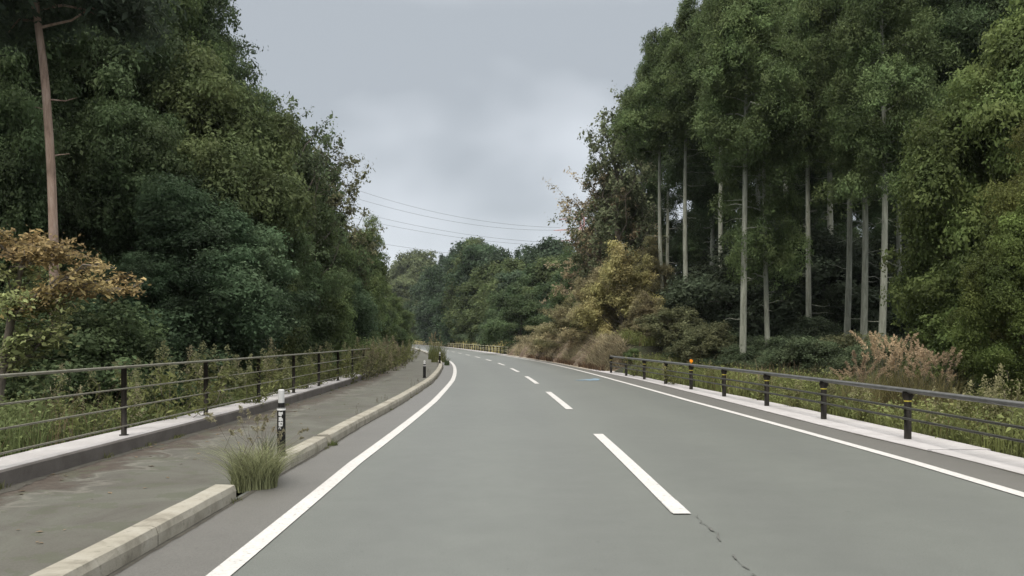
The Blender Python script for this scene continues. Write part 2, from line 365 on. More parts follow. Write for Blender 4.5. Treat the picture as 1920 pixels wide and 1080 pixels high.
# wall on the left of the path
wp = [(0, -.1), (0, .16), (-.012, .172), (-.03, .176), (-.03, -.1)]
wl = sweep('path_wall', -18, 37.5, o_wall, [(0, -.1), (0, .155), (-.02, .172), (-.06, .172), (-.06, -.1)], MAT['wall'], .003, 5)
tag(wl, 'low dark stained concrete wall along the left of the path', 'wall')
wt = sweep('wall_cap', -18, 37.5, lambda s: o_wall(s)-.045, [(0, -.1), (0, .174), (-.01, .180), (-.50, .180), (-.53, .172), (-.53, -.1)], MAT_S, .003, 8)
wt.parent = wl; wt['label'] = 'pale flat top of the low wall'

# ------------------------------------------------------------------ terrain
def road_coord(x, y):
    """nearest s and signed offset, for arrays"""
    x = np.asarray(x, float); y = np.asarray(y, float); best = np.full(x.shape, 1e9); bs = np.zeros(x.shape); bo = np.zeros(x.shape)
    for i in range(0, len(ss), 3):
        dx = x-cx[i]; dy = y-cy[i]; d = dx*dx+dy*dy; k = d < best
        best = np.where(k, d, best); bs = np.where(k, ss[i]-S0, bs); bo = np.where(k, np.sign(dx*ty[i]-dy*tx[i])*np.sqrt(d), bo)
    return bs, bo
def sm(x): x = np.clip(x, 0, 1); return x*x*(3-2*x)
def nz(x, y): return np.sin(x*.31+1.3)*np.cos(y*.27)+.5*np.sin(x*.83+y*.61)+.25*np.sin(x*1.9-y*1.7)
def ground(x, y, rc=None):
    s, o = rc if rc is not None else road_coord(x, y)
    l = np.maximum(0, -o-7.2); r = np.maximum(0, o-5.2)
    z = -.06+0*s
    z = z-.12*sm(l/.5)*(o < 0)+.05*nz(x, y)*sm(l/2)*(o < 0)
    z = z+np.where(o < 0, 7.0*sm((l-3.5)/32)+9*sm((l-20)/70), 0)
    z = z-.15*sm(r/.8)*(o > 0)+.06*nz(x, y)*sm(r/2)*(o > 0)
    rr = np.maximum(0, r-20)
    z = z+np.where(o > 0, 5.0*sm(rr/38)+10*sm((rr-25)/90), 0)
    bank = sm((s-36)/5)*sm((82-s)/8); z = z+np.where(o > 0, bank*1.35*sm((o-3.9)/1.6)*(1-.8*sm((o-9)/8)*sm((62-s)/20))+sm((s-50)/25)*sm((82-s)/8)*2.0*sm((o-5.3)/9), 0)
    far = sm((s-150)/60); z = z+np.where(o > 0, far*4*sm(r/40), 0)
    return z
gx = np.unique(np.r_[-1500, -1000, -700, -500, -400, np.arange(-320, -60, 8), np.arange(-60, -24, 2), np.arange(-24, 24, .5), np.arange(24, 60, 2), np.arange(60, 320, 8), 400, 500, 700, 1000, 1500])
gy = np.unique(np.r_[-400, -200, -100, -60, np.arange(-40, 0, 4), np.arange(0, 90, .8), np.arange(90, 440, 2.5), 500, 600, 800, 1200, 2000])
GX, GY = np.meshgrid(gx, gy); fx = GX.ravel(); fy = GY.ravel(); GZ = ground(fx, fy)
nxg, nyg = len(gx), len(gy); ii, jj = np.meshgrid(np.arange(nxg-1), np.arange(nyg-1)); a0 = (jj*nxg+ii).ravel()
gm, t, p, o = newmat('forest_floor'); P = pos(t)
b = rampn(t, noise(t, 1.1, 6, .7, P, .5), [(.3, (.018, .018, .011)), (.5, (.035, .036, .02)), (.68, (.05, .06, .028)), (.8, (.09, .075, .045))])
t.links.new(b, p.inputs['Base Color']); p.inputs['Roughness'].default_value = .95; bump(t, p, noise(t, 6, 6, .75, P), 1, .12)
tag(link('ground', mesh_np('ground', np.c_[fx, fy, GZ], np.c_[a0, a0+1, a0+1+nxg, a0+nxg], gm, smooth=True)), 'dark forest floor rising on both sides of the road', kind='structure')
def gz(x, y): return float(ground(np.array([x]), np.array([y]))[0])
def PX(px, d): return ((px-960)/F*d, d)

# ------------------------------------------------------------------ foliage builder
def unit(v): return v/np.maximum(1e-9, np.linalg.norm(v, axis=-1, keepdims=True))
def leaves(cen, out, size, rs, asp=.55, rnd=.8, ctint=None, droop=0.0):
    """quads at points cen whose normals lean along out"""
    n = len(cen); nrm = unit(out+rs.normal(0, rnd, (n, 3))*.6+np.array([0, 0, .25]))
    a = unit(np.cross(nrm, rs.normal(0, 1, (n, 3)))+np.array([0, 0, -droop])); b = unit(np.cross(nrm, a))
    sz = (size*np.clip(rs.lognormal(-.05, .38, n), .35, 2.2))[:, None]; w = sz*asp
    v = np.empty((n, 4, 3)); v[:, 0] = cen-a*sz*.5; v[:, 1] = cen+b*w*.5+a*sz*.06; v[:, 2] = cen+a*sz*.5-nrm*sz*.12; v[:, 3] = cen-b*w*.5+a*sz*.06
    tn = rs.uniform(0, 1, n)*.3+(ctint if ctint is not None else .5)*.7
    return v.reshape(-1, 3), np.arange(n*4).reshape(-1, 4), tn
def cluster_foliage(puffs, per_area, leaf, rs, kmul=9, up=.45, shell=(.62, 1.22), asp=.55, droop=0, bottom=.35, spread=1.8, sub=8, cut=-.15, rnd=.95):
    """boughs -> rounded sprays -> leaves; each bough carries several lobes, open below"""
    V, O, T = [], [], []
    for c, r in puffs:
        r = np.asarray(r, float)*np.ones(3); bt = rs.uniform(0, 1)**1.3
        lobes = []
        for q in range(sub):
            d = unit(rs.normal(0, 1, 3)+np.array([0, 0, .35])); d[2] = max(d[2], -.25); k = rs.uniform(.38, .62)
            lobes.append((np.asarray(c)+d*r*rs.uniform(.35, 1.1), r*k*rs.uniform(.55, 1.15)*np.array([1.05, 1.05, 1.0]), np.clip(bt*.65+rs.uniform(0, .35), 0, 1)))
        for lc, lr, lt in lobes:
            ar = 4*math.pi*np.mean(lr)**2; m = max(4, int(ar*per_area))
            d = unit(rs.normal(0, 1, (m*2, 3))+np.array([0, 0, up])); keep = (d[:, 2] > cut) | (rs.random(m*2) < bottom); d = d[keep][:m]; m = len(d)
            base = lc+d*lr*rs.uniform(*shell, (m, 1)); q = rs.normal(0, leaf*spread*.5, (m, kmul, 3)); V.append((base[:, None]+q).reshape(-1, 3))
            O.append(unit(np.repeat(d, kmul, 0)+unit(q.reshape(-1, 3)+1e-6)*.25)); T.append(np.repeat(lt+rs.uniform(-.1, .1, m), kmul))
    V = np.vstack(V); O = np.vstack(O); T = np.concatenate(T)
    return leaves(V, O, leaf, rs, asp, rnd, T, droop)
def limb(mb, a, b, r0, r1, rs, n=5, sag=.1, sides=5):
    a = np.array(a, float); b = np.array(b, float); L_ = np.linalg.norm(b-a); pts = []
    off = rs.normal(0, L_*.06, (n+1, 3)); off[0] = off[-1] = 0
    for i in range(n+1):
        u = i/n; p_ = a+(b-a)*u+off[i]; p_[2] += math.sin(u*math.pi)*L_*sag; pts.append(p_)
    mb.tube(pts, [r0+(r1-r0)*(i/n) for i in range(n+1)], sides)
    return pts
PROTO = {}
def reg(name, H, trunk_mb, bark_, fol, leafm='leaf'):
    v, f, tn = fol
    PROTO[name] = (H, trunk_mb.me(name+'_trunk', MAT[bark_], True) if trunk_mb else None, mesh_np(name+'_crown', v, f, MAT[leafm], tint=tn))
def broadleaf(name, seed, H=10, Rr=3.8, base=.08, npuff=34, leaf=.125, dens=15, pr=(.95, 1.6), bark_='bark_dark', kmul=9, top=.5):
    rs = np.random.default_rng(seed); puffs = []; mb = MB()
    tp = [(0, 0, -1.2)]; lean = rs.normal(0, .05, 2)
    for i in range(1, 8): tp.append((lean[0]*i*H*.12+rs.normal(0, .06), lean[1]*i*H*.12+rs.normal(0, .06), i*H*.11))
    mb.tube(tp, [H*.026*(1-i/9.5) for i in range(8)], 8)
    for i in range(npuff):
        u = (i+.5)/npuff; z = H*(base+(1-base-.06)*u); prof_ = math.sin(math.pi*min(1, max(0, (u*.88+.10)))**.8)**.6
        a = i*2.399+rs.normal(0, .3); rr = Rr*prof_*rs.uniform(.35, 1.0)*(1 if u < top else 1-.55*(u-top)/(1-top))
        c = np.array([rr*math.cos(a)+lean[0]*z, rr*math.sin(a)+lean[1]*z, z+rs.normal(0, .25)]); q = rs.uniform(*pr)
        puffs.append((c, (q*1.05, q*1.05, q*rs.uniform(.65, 1.15))))
        k = max(1, min(7, int(u*6.5)));  limb(mb, tp[k], c, H*.010*(1.15-u), .015, rs)
    reg(name, H, mb, bark_, cluster_foliage(puffs, dens, leaf, rs, kmul))
def cedar(name, seed, H=20, cb=.45, Rr=2.35, leaf=.105, dens=15, kmul=10, n=44):
    rs = np.random.default_rng(seed); mb = MB(); puffs = []
    ln = rs.normal(0, .012, 2); bow = rs.normal(0, .12, 2)
    def ax(z): u = z/H; return np.array([ln[0]*z+bow[0]*math.sin(u*5), ln[1]*z+bow[1]*math.sin(u*5), z])
    zs = np.linspace(-1.2, H*.97, 18); mb.tube([ax(z) for z in zs], [.17*(1-.85*max(0, z)/H)+(.06 if z < .3 else 0) for z in zs], 10)
    for i in range(n):
        u = ((i+.5)/n)**.9; z = H*(cb+(1-cb-.02)*u); a = i*2.399+rs.normal(0, .35)
        rr = Rr*(1-u**1.5)*(.55+.6*min(1, u*5))*rs.uniform(.35, 1.0); q = (.65+.85*(1-u))*rs.uniform(.75, 1.25)
        c = ax(z)+np.array([rr*math.cos(a), rr*math.sin(a), -rr*.12]); puffs.append((c, (q*.85, q*.85, q*1.25)))
        limb(mb, ax(z-.3), c, .05*(1.1-u), .012, rs, 3, .08, 4)
    for i in range(16):  # dead stubs on the bare pole
        z = H*rs.uniform(.12, cb); a = rs.uniform(0, 6.28); l = rs.uniform(.3, 1.5)
        limb(mb, ax(z), ax(z)+np.array([l*math.cos(a), l*math.sin(a), rs.uniform(-.2, .25)]), .018, .004, rs, 3, 0, 4)
    reg(name, H, mb, 'bark_cedar', cluster_foliage(puffs, dens, leaf, rs, kmul, asp=.42, droop=.6, up=.5, sub=6, rnd=.55, shell=(.75, 1.15), bottom=.2))
def sparse(name, seed, H=12, Rr=3.8, leaf=.17, n=30, bark_='bark_twig', kmul=7, z0=.3, cl=(42, 68)):
    """open autumn crown: real twigs carrying loose leaf sprays"""
    rs = np.random.default_rng(seed); mb = MB(); pts = []; outs = []
    tp = [np.array([rs.normal(0, .1), rs.normal(0, .1), z]) for z in np.linspace(-1, H*.8, 7)]; mb.tube(tp, list(np.linspace(H*.018, .05, 7)), 7)
    for i in range(n):
        u = (i+.5)/n; z = H*(z0+(.98-z0)*u); a = i*2.4+rs.normal(0, .3); rr = Rr*rs.uniform(.55, 1)*math.sin(math.pi*min(.93, .25+u*.65))
        e = np.array([rr*math.cos(a), rr*math.sin(a), z]); k = min(6, int(u*6.5)); pl = limb(mb, tp[k], e, .05, .014, rs, 5, .05)
        for j in range(9):
            s_ = pl[rs.integers(2, 6)]; e2 = s_+rs.normal(0, .75, 3)+np.array([0, 0, .2]); limb(mb, s_, e2, .014, .004, rs, 2, .05, 3)
            m = rs.integers(*cl); w = rs.uniform(.2, 1, (m, 1)); pc = s_+(e2-s_)*w+rs.normal(0, .14, (m, 3)); pts.append(pc); outs.append(unit(pc-tp[k]))
    P_ = np.vstack(pts); O_ = np.vstack(outs)
    reg(name, H, mb, bark_, leaves(P_, O_, leaf, rs, .6, 1.2, rs.uniform(0, 1, len(P_))))
def conifer(name, seed, H=14, Rr=3.3, leaf=.34, n=75):
    rs = np.random.default_rng(seed); mb = MB(); mb.tube([(0, 0, -1), (0, 0, H*.5), (.05, 0, H*.99)], [.2, .12, .02], 6); puffs = []
    for i in range(n):
        u = (i+.5)/n; z = H*(.12+.87*u); a = i*2.399; rr = Rr*(1-u)**.85*rs.uniform(.5, 1.05); q = .13+.62*(1-u)*rs.uniform(.7, 1.2)
        c = (rr*math.cos(a), rr*math.sin(a), z-rr*.1); puffs.append((c, (q*1.2, q*1.2, q*.6))); limb(mb, (0, 0, z), c, .035, .01, rs, 2, .05, 3)
    reg(name, H, mb, 'bark_dark', cluster_foliage(puffs, 7, leaf*.7, rs, 7, asp=.4, droop=.3, sub=3))
def shrub(name, seed, H=2.4, Rr=1.6, leaf=.085, dens=26, npuff=16, kmul=8):
    rs = np.random.default_rng(seed); mb = MB(); puffs = []
    for i in range(npuff):
        u = (i+.5)/npuff; a = i*2.4; z = H*(.1+.78*u); rr = Rr*math.sqrt(max(0, 1-(u*.95)**2))*rs.uniform(.3, .9); q = rs.uniform(.4, .72)*H/2.4
        c = np.array([rr*math.cos(a), rr*math.sin(a), z]); puffs.append((c, (q*1.1, q*1.1, q*.85))); limb(mb, (rs.normal(0, .1), rs.normal(0, .1), -.4), c, .03, .006, rs, 4, .08, 4)
    reg(name, H, mb, 'bark_twig', cluster_foliage(puffs, dens, leaf, rs, kmul))
for i in range(4): broadleaf(f'broad{i}', 11+i, Rr=3.6+.25*i, base=.04+.03*(i % 2))
for i in range(2): broadleaf(f'tall{i}', 41+i, H=15.5, Rr=4.6, base=.05, npuff=58, pr=(1.0, 1.75), dens=12)
broadleaf('broadnear', 31, H=10, Rr=3.7, leaf=.115, dens=18, npuff=38)
for i, cb in enumerate((.40, .50, .64, .24)): cedar(f'cedar{i}', 51+i, cb=cb)
sparse('sparse0', 61); sparse('sparse1', 62, Rr=3.2, cl=(50, 80))
for i in range(2): conifer(f'conifer{i}', 71+i)
conifer('conifer9', 75, H=20, Rr=3.6, leaf=.20, n=95)
for i in range(3): broadleaf(f'farbroad{i}', 81+i, leaf=.24, dens=6, npuff=30, kmul=8, pr=(1.0, 1.8))
for i in range(3): shrub(f'shrub{i}', 91+i)
broadleaf('bush', 98, H=5, Rr=2.9, base=.03, npuff=34, leaf=.10, dens=17, pr=(.45, .85), bark_='bark_twig')
broadleaf('understory', 97, H=5, Rr=2.4, base=.05, npuff=22, leaf=.12, dens=14, pr=(.55, 1.0))

KINDNAME = dict(tall='broadleaf_tree', broad='broadleaf_tree', cedar='cedar_tree', sparse='autumn_tree', conifer='conifer_tree', farbroad='broadleaf_tree', shrub='shrub', understory='understory_tree', bush='bush')
trng = random.Random(3)
def plant(proto, px, d, ytop=None, h=None, wid=1.0, col=(.05, .07, .04), label='', group=None, cat='tree', rz=None, x=None, zoff=0.0, tilt=0.0):
    H, tm, cm_ = PROTO[proto]
    if x is None: x = (px-960)/F*d
    z = gz(x, d)+zoff
    if h is None: h = CAM_H+(YH-ytop)/F*d-z
    k = h/H; base = ''.join(c for c in proto if c.isalpha()); base = 'broad' if base == 'broadnear' else base
    r = empty(KINDNAME[base], (x, d, z)); r.scale = (k*wid, k*wid, k); r.rotation_euler = (0, tilt, trng.uniform(0, 6.28) if rz is None else rz)
    if tm: link('trunk' if cat == 'tree' else 'stem', tm, r)
    link('crown' if cat == 'tree' else 'foliage', cm_, r, color=col)
    tag(r, label, cat, group); return r
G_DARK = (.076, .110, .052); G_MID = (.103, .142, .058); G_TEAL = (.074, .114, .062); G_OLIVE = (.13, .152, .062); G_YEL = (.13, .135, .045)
G_BROWN = (.27, .245, .14); G_GOLD = (.33, .305, .14)

# ---- left forest: front row, near to far
LG = 'trees of the left forest edge'
for a in [
 ('tall1', -90, 24, -300, .8, G_DARK, 'dark evergreen at the far left border, cropped by the photo edge'),
 ('tall0', 150, 28, -230, .75, G_DARK, 'tall dark evergreen just right of the bare red pine trunk'),
 ('tall1', 235, 29, -190, .65, G_MID, 'tall green broadleaf tree second to the right of the red pine trunk'),
 ('tall0', 312, 31, -120, .65, G_DARK, 'tall dark broadleaf reaching the top frame just left of the open sky'),
 ('tall1', 385, 33, 20, .6, G_MID, 'dark round-topped tree below the pine bough at the left edge of the sky'),
 ('tall0', 440, 36, 110, .6, G_DARK, 'left forest tree with stepped crown beside the jutting dark bough'),
 ('broad0', 495, 39, 200, .6, G_MID, 'green tree under the jutting dark bough on the left skyline'),
 ('broad3', 555, 45, 305, .65, G_DARK, 'dark broadleaf standing just left of the thin brownish autumn tree'),
 ('broad0', 605, 54, 390, .7, G_DARK, 'rounded dark green tree below the thin brownish autumn tree'),
 ('broad2', 652, 65, 445, .75, G_MID, 'green tree second from the right end of the left forest edge'),
 ('broad1', 690, 78, 488, .8, G_MID, 'last rounded tree at the right end of the left forest edge'),
]: plant(a[0], a[1], a[2], a[3], wid=a[4], col=a[5], label=a[6], group=LG)
plant('sparse0', 560, 37, 212, wid=.72, col=(.085, .115, .058), label='thin dark bough tree poking up out of the left skyline', group=LG)
plant('sparse1', 618, 47, 278, wid=.85, col=(.13, .135, .075), label='thin crowned brownish autumn tree standing out on the left skyline', group=LG)
plant('conifer9', 392, 34, -230, wid=1.0, col=(.085, .11, .075), label='pine with layered boughs at the top left edge of the sky', group=LG)
# second layer: lower front crowns
LF = 'lower crowns in front of the left forest'
for a in [
 ('broad3', 385, 23.5, 355, 1.15, G_TEAL, 'large rounded blue-green crown low in the middle of the left forest'),
 ('broad0', 395, 27, 135, .8, (.105, .135, .058), 'lighter olive crown high in the middle of the left forest'),
 ('broad1', 235, 21.5, 500, 1.3, G_TEAL, 'low blue-green bushy tree just right of the orange branch'),
 ('broad2', 300, 25, 240, .75, G_DARK, 'dark crown behind the large rounded blue-green crown'),
 ('broad2', 505, 30, 370, .9, G_DARK, 'dark crown right of the large blue-green crown'),
 ('broad1', 560, 38, 395, .9, G_MID, 'mid green crown over the middle of the left fence end'),
 ('broad3', 610, 45, 455, 1.0, G_TEAL, 'bluish crown low near the end of the left fence'),
 ('broad0', 655, 54, 505, 1.0, G_MID, 'green bushy crown above the roadside weeds where the fence ends'),
 ('broad2', 700, 68, 535, 1.0, G_DARK, 'low dark crown above the verge where the path bends'),
 ('broad1', 728, 86, 560, 1.1, G_MID, 'small green crown closest to the far road opening on the left'),
 ('broad0', 110, 24, 330, .9, G_DARK, 'dark crown behind the red pine trunk'),
 ('broad2', 10, 22, 210, .7, G_DARK, 'dark leafy crown left of the red pine trunk'),
]: plant(a[0], a[1], a[2], a[3], wid=a[4], col=a[5], label=a[6], group=LF)
# deep rows that only close the gaps
for i in range(16):
    d = 34+i*4.5; x = -18.5-trng.uniform(0, 4)-max(0, (d-60)*.12)
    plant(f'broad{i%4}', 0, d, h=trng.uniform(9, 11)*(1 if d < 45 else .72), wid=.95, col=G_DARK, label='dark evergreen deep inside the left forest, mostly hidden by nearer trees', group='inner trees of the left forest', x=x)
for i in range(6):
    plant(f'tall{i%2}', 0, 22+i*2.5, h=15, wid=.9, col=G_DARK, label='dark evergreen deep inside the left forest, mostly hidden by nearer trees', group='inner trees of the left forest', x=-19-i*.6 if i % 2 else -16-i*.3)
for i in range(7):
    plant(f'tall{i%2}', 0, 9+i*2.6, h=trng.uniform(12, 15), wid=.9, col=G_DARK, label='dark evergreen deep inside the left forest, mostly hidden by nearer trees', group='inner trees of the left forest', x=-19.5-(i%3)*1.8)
# left understory shrubs along the verge
LS = 'shrubs along the foot of the left forest'
for i, (px, d, yt, w, c, l) in enumerate([
 (40, 16.5, 590, 1.3, G_DARK, 'dark shrub under the orange leaved tree'), (170, 18, 585, 1.2, G_DARK, 'dark shrub right below the tip of the orange branch'),
 (300, 21, 590, 1.3, G_TEAL, 'blue-green shrub under the large rounded crown'), (395, 24, 600, 1.2, G_MID, 'green shrub behind the third fence post'),
 (470, 27, 598, 1.2, G_OLIVE, 'lighter olive shrub behind the middle of the left fence'), (545, 31, 600, 1.2, G_DARK, 'dark shrub behind the left fence near the marker post'),
 (600, 38, 595, 1.2, G_MID, 'green shrub behind the last rails of the left fence'), (650, 46, 598, 1.2, G_DARK, 'dark shrub behind the end of the left fence'),
 (690, 56, 600, 1.1, G_MID, 'green shrub beyond the end of the left wall'), (720, 70, 600, 1.1, G_MID, 'shrub on the verge nearest the path bend')]):
    plant(f'shrub{i%3}', px, d, yt, wid=w, col=c, label=l, group=LS, cat='shrub')

# red pine trunk
pr_ = np.random.default_rng(5); pb = MB(); pc = []
px_path = [(104, 640), (101, 470), (99, 400), (96, 320), (91, 240), (86, 170), (80, 110), (72, 52), (60, -60), (50, -180)]
PD = 18.0; PXB = (100-960)/F*PD; PZ = gz(PXB, PD)
pts = [((x_-960)/F*PD-PXB, 0, CAM_H+(YH-y_)/F*PD-PZ) for x_, y_ in px_path]; pts[0] = (pts[0][0], 0, -.4)
pb.tube(pts, [.105, .096, .09, .088, .084, .082, .078, .072, .06, .04], 10)
pine = tag(empty('pine_tree', (PXB, PD, PZ)), 'leaning pine with tall bare reddish trunk near the left edge', 'tree')
crownp = []
for i in range(26):
    a = i*2.4; z = pts[7][2]+.2+i*.13; rr = pr_.uniform(.6, 2.0); c = (pts[7][0]+rr*math.cos(a), rr*math.sin(a), z); crownp.append((c, (.8, .8, .45)))
    limb(pb, (pts[7][0], 0, z-.2), c, .035, .01, pr_, 3, .1, 4)
for (sx_, sz_) in ((.5, .3), (-.4, .2), (.35, -.3)):
    q = pts[4]; limb(pb, (q[0], 0, q[2]+sz_*2), (q[0]+sx_, .2, q[2]+sz_*2+.1), .02, .006, pr_, 2, 0, 4)
pb.build('trunk', MAT['bark_pine'], pine, True)
v, f_, tn = cluster_foliage(crownp, 16, .17, pr_, 9, asp=.3, droop=.2)
link('crown', mesh_np('crown', v, f_, MAT['leaf'], tint=tn), pine, color=(.065, .09, .06))

# orange leaved tree, lower left
orr = np.random.default_rng(8); ob = MB(); OD = 13.5; OX = (-20-960)/F*OD; OZ = gz(OX, OD)
om = tag(empty('orange_leaved_tree', (OX, OD, OZ)), 'small tree with orange and yellow leaves hanging over the left fence', 'tree')
tr0 = [(0, 0, -.4), (.15, .05, .9), (.35, 0, 1.9), (.5, 0, 2.7)]; ob.tube(tr0, [.09, .075, .06, .04], 7)
LO, LG2 = [], []
def ospray(a, b, n, lst, k=21):
    a = np.array(a, float); b = np.array(b, float); pl = limb(ob, a, b, .03, .008, orr, 5, .08)
    for j in range(n):
        u = orr.uniform(.15, 1.03); i_ = min(4, int(u*5)); q = pl[i_]+(pl[i_+1]-pl[i_])*(u*5-i_ if u < 1 else 1.1)
        e2 = q+np.array([orr.normal(.12, .2), orr.normal(0, .3), orr.normal(-.02, .08)]); limb(ob, q, e2, .007, .003, orr, 2, 0, 3)
        w = orr.uniform(0, 1.1, (k, 1)); lst.append(q+(e2-q)*w+orr.normal(0, .055, (k, 3)))
def OP(px, y, dy=0.0): return ((px-960)/F*(OD+dy)-OX, dy, CAM_H+(YH-y)/F*(OD+dy)-OZ)
for (x_, y_, dy, n) in [(268, 530, 0, 26), (245, 520, .4, 20), (215, 502, -.4, 20), (190, 492, .6, 20), (150, 478, 0, 22), (100, 462, -.3, 22), (60, 446, .4, 22), (20, 440, 0, 20), (-30, 430, 0, 16), (130, 520, -.6, 16), (180, 525, -.2, 18)]:
    ospray(tr0[3] if y_ < 490 else tr0[2], OP(x_, y_, dy), n, LO)
for (x_, y_, dy, n) in [(115, 590, 0, 22), (100, 620, .3, 22), (70, 560, -.3, 20), (60, 600, 0, 20), (30, 620, .3, 20), (90, 545, .5, 18), (10, 560, -.4, 18), (140, 560, .2, 12), (10, 640, 0, 16), (20, 500, 0, 18), (60, 505, .3, 18)]:
    ospray(tr0[2] if y_ < 580 else tr0[1], OP(x_, y_, dy), n, LG2)
ob.build('trunk', MAT['bark_twig'], om, True)
for lst, c, nm, lb in ((LO, (.32, .255, .12), 'upper_leaves', 'orange leaves on the spreading upper branches'), (LG2, (.24, .27, .12), 'lower_leaves', 'yellow green leaves on the lower branches')):
    P_ = np.vstack(lst); v, f_, tn = leaves(P_, unit(orr.normal(0, .4, P_.shape)+np.array([0, -.3, 1])), .074, orr, .5, 1.0, orr.uniform(0, 1, len(P_)))
    link(nm, mesh_np(nm, v, f_, MAT['leaf'], tint=tn), om, color=c)['label'] = lb

# ---- right forest: the bare cedar poles
RG = 'cedars with bare pale poles behind the right barrier'
for a in [
 ('cedar2', 1247, 50, 75, 1.0, 'leftmost bare cedar pole, slim and straight, above the brown bushes'),
 ('cedar2', 1290, 49, 12, 1.0, 'second bare cedar pole from the left, slightly kinked'),
 ('cedar1', 1392, 35, -110, 1.0, 'bare cedar pole leaning left, rising behind the middle of the right barrier'),
 ('cedar3', 1441, 36, -80, .8, 'cedar whose bare pole shows only low down, under a hanging green crown'),
 ('cedar1', 1517, 40, -90, .9, 'slim straight cedar pole left of the pair of poles'),
 ('cedar0', 1617, 34, -160, .95, 'left pole of the close pair of cedars above the pink grass plumes'),
 ('cedar0', 1650, 31, -200, .95, 'thick right pole of the close pair of cedars above the pink grass plumes'),
 ('cedar1', 1686, 42, -80, .9, 'thin cedar pole just right of the close pair'),
]: plant(a[0], a[1], a[2], a[3], wid=a[4], col=(.105, .145, .060), label=a[5], group=RG, tilt=trng.uniform(-.03, .03))
RB = 'cedars standing behind the bare poles'
for a in [
 ('cedar3', 1206, 66, 120, .85, G_DARK, 'left outermost cedar of the right forest, stepping down to the sky'),
 ('cedar1', 1250, 64, 60, .85, G_DARK, 'cedar behind the leftmost bare pole with a rounded top in the sky'),
 ('cedar1', 1335, 60, -15, .9, G_MID, 'tall cedar whose tip meets the top frame at the right of the sky'),
 ('cedar2', 1350, 47, -40, .95, G_MID, 'cedar with bulging crown between the kinked pole and the leaning pole'),
 ('cedar1', 1420, 50, -80, 1.1, G_DARK, 'cedar behind the pole that leans left'),
 ('cedar2', 1480, 46, -110, 1.1, G_MID, 'cedar crown between the low bare pole and the slim straight pole'),
 ('cedar1', 1560, 47, -100, 1.1, G_MID, 'cedar crown right behind the slim straight pole'),
 ('cedar2', 1585, 38, -140, .9, G_MID, 'bright crowned cedar above the gap left of the pair of poles'),
 ('cedar0', 1730, 38, -150, 1.05, G_DARK, 'cedar right of the close pair, dark behind the olive tree'),
 ('cedar2', 1790, 33, -200, 1.0, G_DARK, 'dark cedar top behind the olive broadleaf tree'),
 ('cedar1', 1880, 33, -200, 1.1, G_DARK, 'dark cedar at the top right corner behind the olive broadleaf tree'),
]: plant(a[0], a[1], a[2], a[3], wid=a[4], col=a[5], label=a[6], group=RB)
k = 0
for d, x0, x1, st in ((54, 13, 42, 4.4), (66, 15, 54, 4.8), (84, 14, 62, 6)):
    x = x0
    while x < x1:
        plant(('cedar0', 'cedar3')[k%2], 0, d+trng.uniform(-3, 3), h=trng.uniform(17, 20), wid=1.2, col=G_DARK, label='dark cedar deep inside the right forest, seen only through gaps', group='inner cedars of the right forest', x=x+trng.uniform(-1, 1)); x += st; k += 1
# olive broadleaf on the right
RO = 'olive broadleaf trees at the right edge'
OL = (.100, .134, .046)
for a in [
 ('broadnear', 1915, 22.5, 30, .72, OL, 'large yellow-green broadleaf tree filling the right edge'),
 ('tall1', 1990, 19, 130, .7, (.13, .145, .048), 'yellowish broadleaf cropped by the right photo edge'),
 ('broad1', 1835, 25, 200, .5, OL, 'mid green lower crown just right of the cedar pair'),
 ('broadnear', 1925, 18.5, 400, .75, (.115, .15, .046), 'low bright leafy crown at the right photo edge above the grasses'),
 ('understory', 1800, 23, 500, .9, OL, 'small leafy tree between the pink grass plumes and the large olive tree'),
]: plant(a[0], a[1], a[2], a[3], wid=a[4], col=a[5], label=a[6], group=RO)
# understory on the right
RU = 'dark understory trees among the cedar poles'
for i, (px, d, yt, w, l) in enumerate([
 (1350, 46, 520, 1.1, 'dark low tree right of the kinked cedar pole'), (1290, 44, 575, 1.3, 'low dark bush under the two left bare poles'), (1400, 44, 560, 1.3, 'dark low tree behind the foot of the leaning pole'),
 (1470, 43, 570, 1.3, 'dark low tree right of the low bare pole'), (1530, 38, 600, 1.4, 'spreading dark growth at the foot of the slim straight pole'), (1570, 42, 560, 1.2, 'dark low tree left of the close pair of poles'),
 (1640, 40, 590, 1.3, 'dark low tree behind the close pair of poles'), (1720, 36, 560, 1.3, 'dark low tree right of the thin cedar pole'), (1350, 38, 628, 1.2, 'low dark bush above the orange reflector'), (1480, 34, 640, 1.3, 'lowest dark bush in front of the low bare pole')]):
    plant('understory', px, d, yt, wid=w, col=(.070, .092, .055), label=l, group=RU)
for i in range(68):
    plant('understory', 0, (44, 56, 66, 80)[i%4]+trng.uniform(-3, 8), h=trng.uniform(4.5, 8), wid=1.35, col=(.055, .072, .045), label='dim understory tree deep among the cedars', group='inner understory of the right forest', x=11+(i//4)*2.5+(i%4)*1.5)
for i in range(44):
    px = 1270+i*13+trng.uniform(-8, 8); d = 40-i*.38+trng.uniform(-1.5, 2.5)*(i > 3)
    plant(f'shrub{i%3}', px, d, h=trng.uniform(.9, 1.8), wid=1.35, col=(.075, .10, .055) if i % 4 else (.13, .14, .075), label='dark shrub at the forest edge behind the right guardrail, merged with its neighbours', group='shrubs of the right forest edge', cat='shrub')
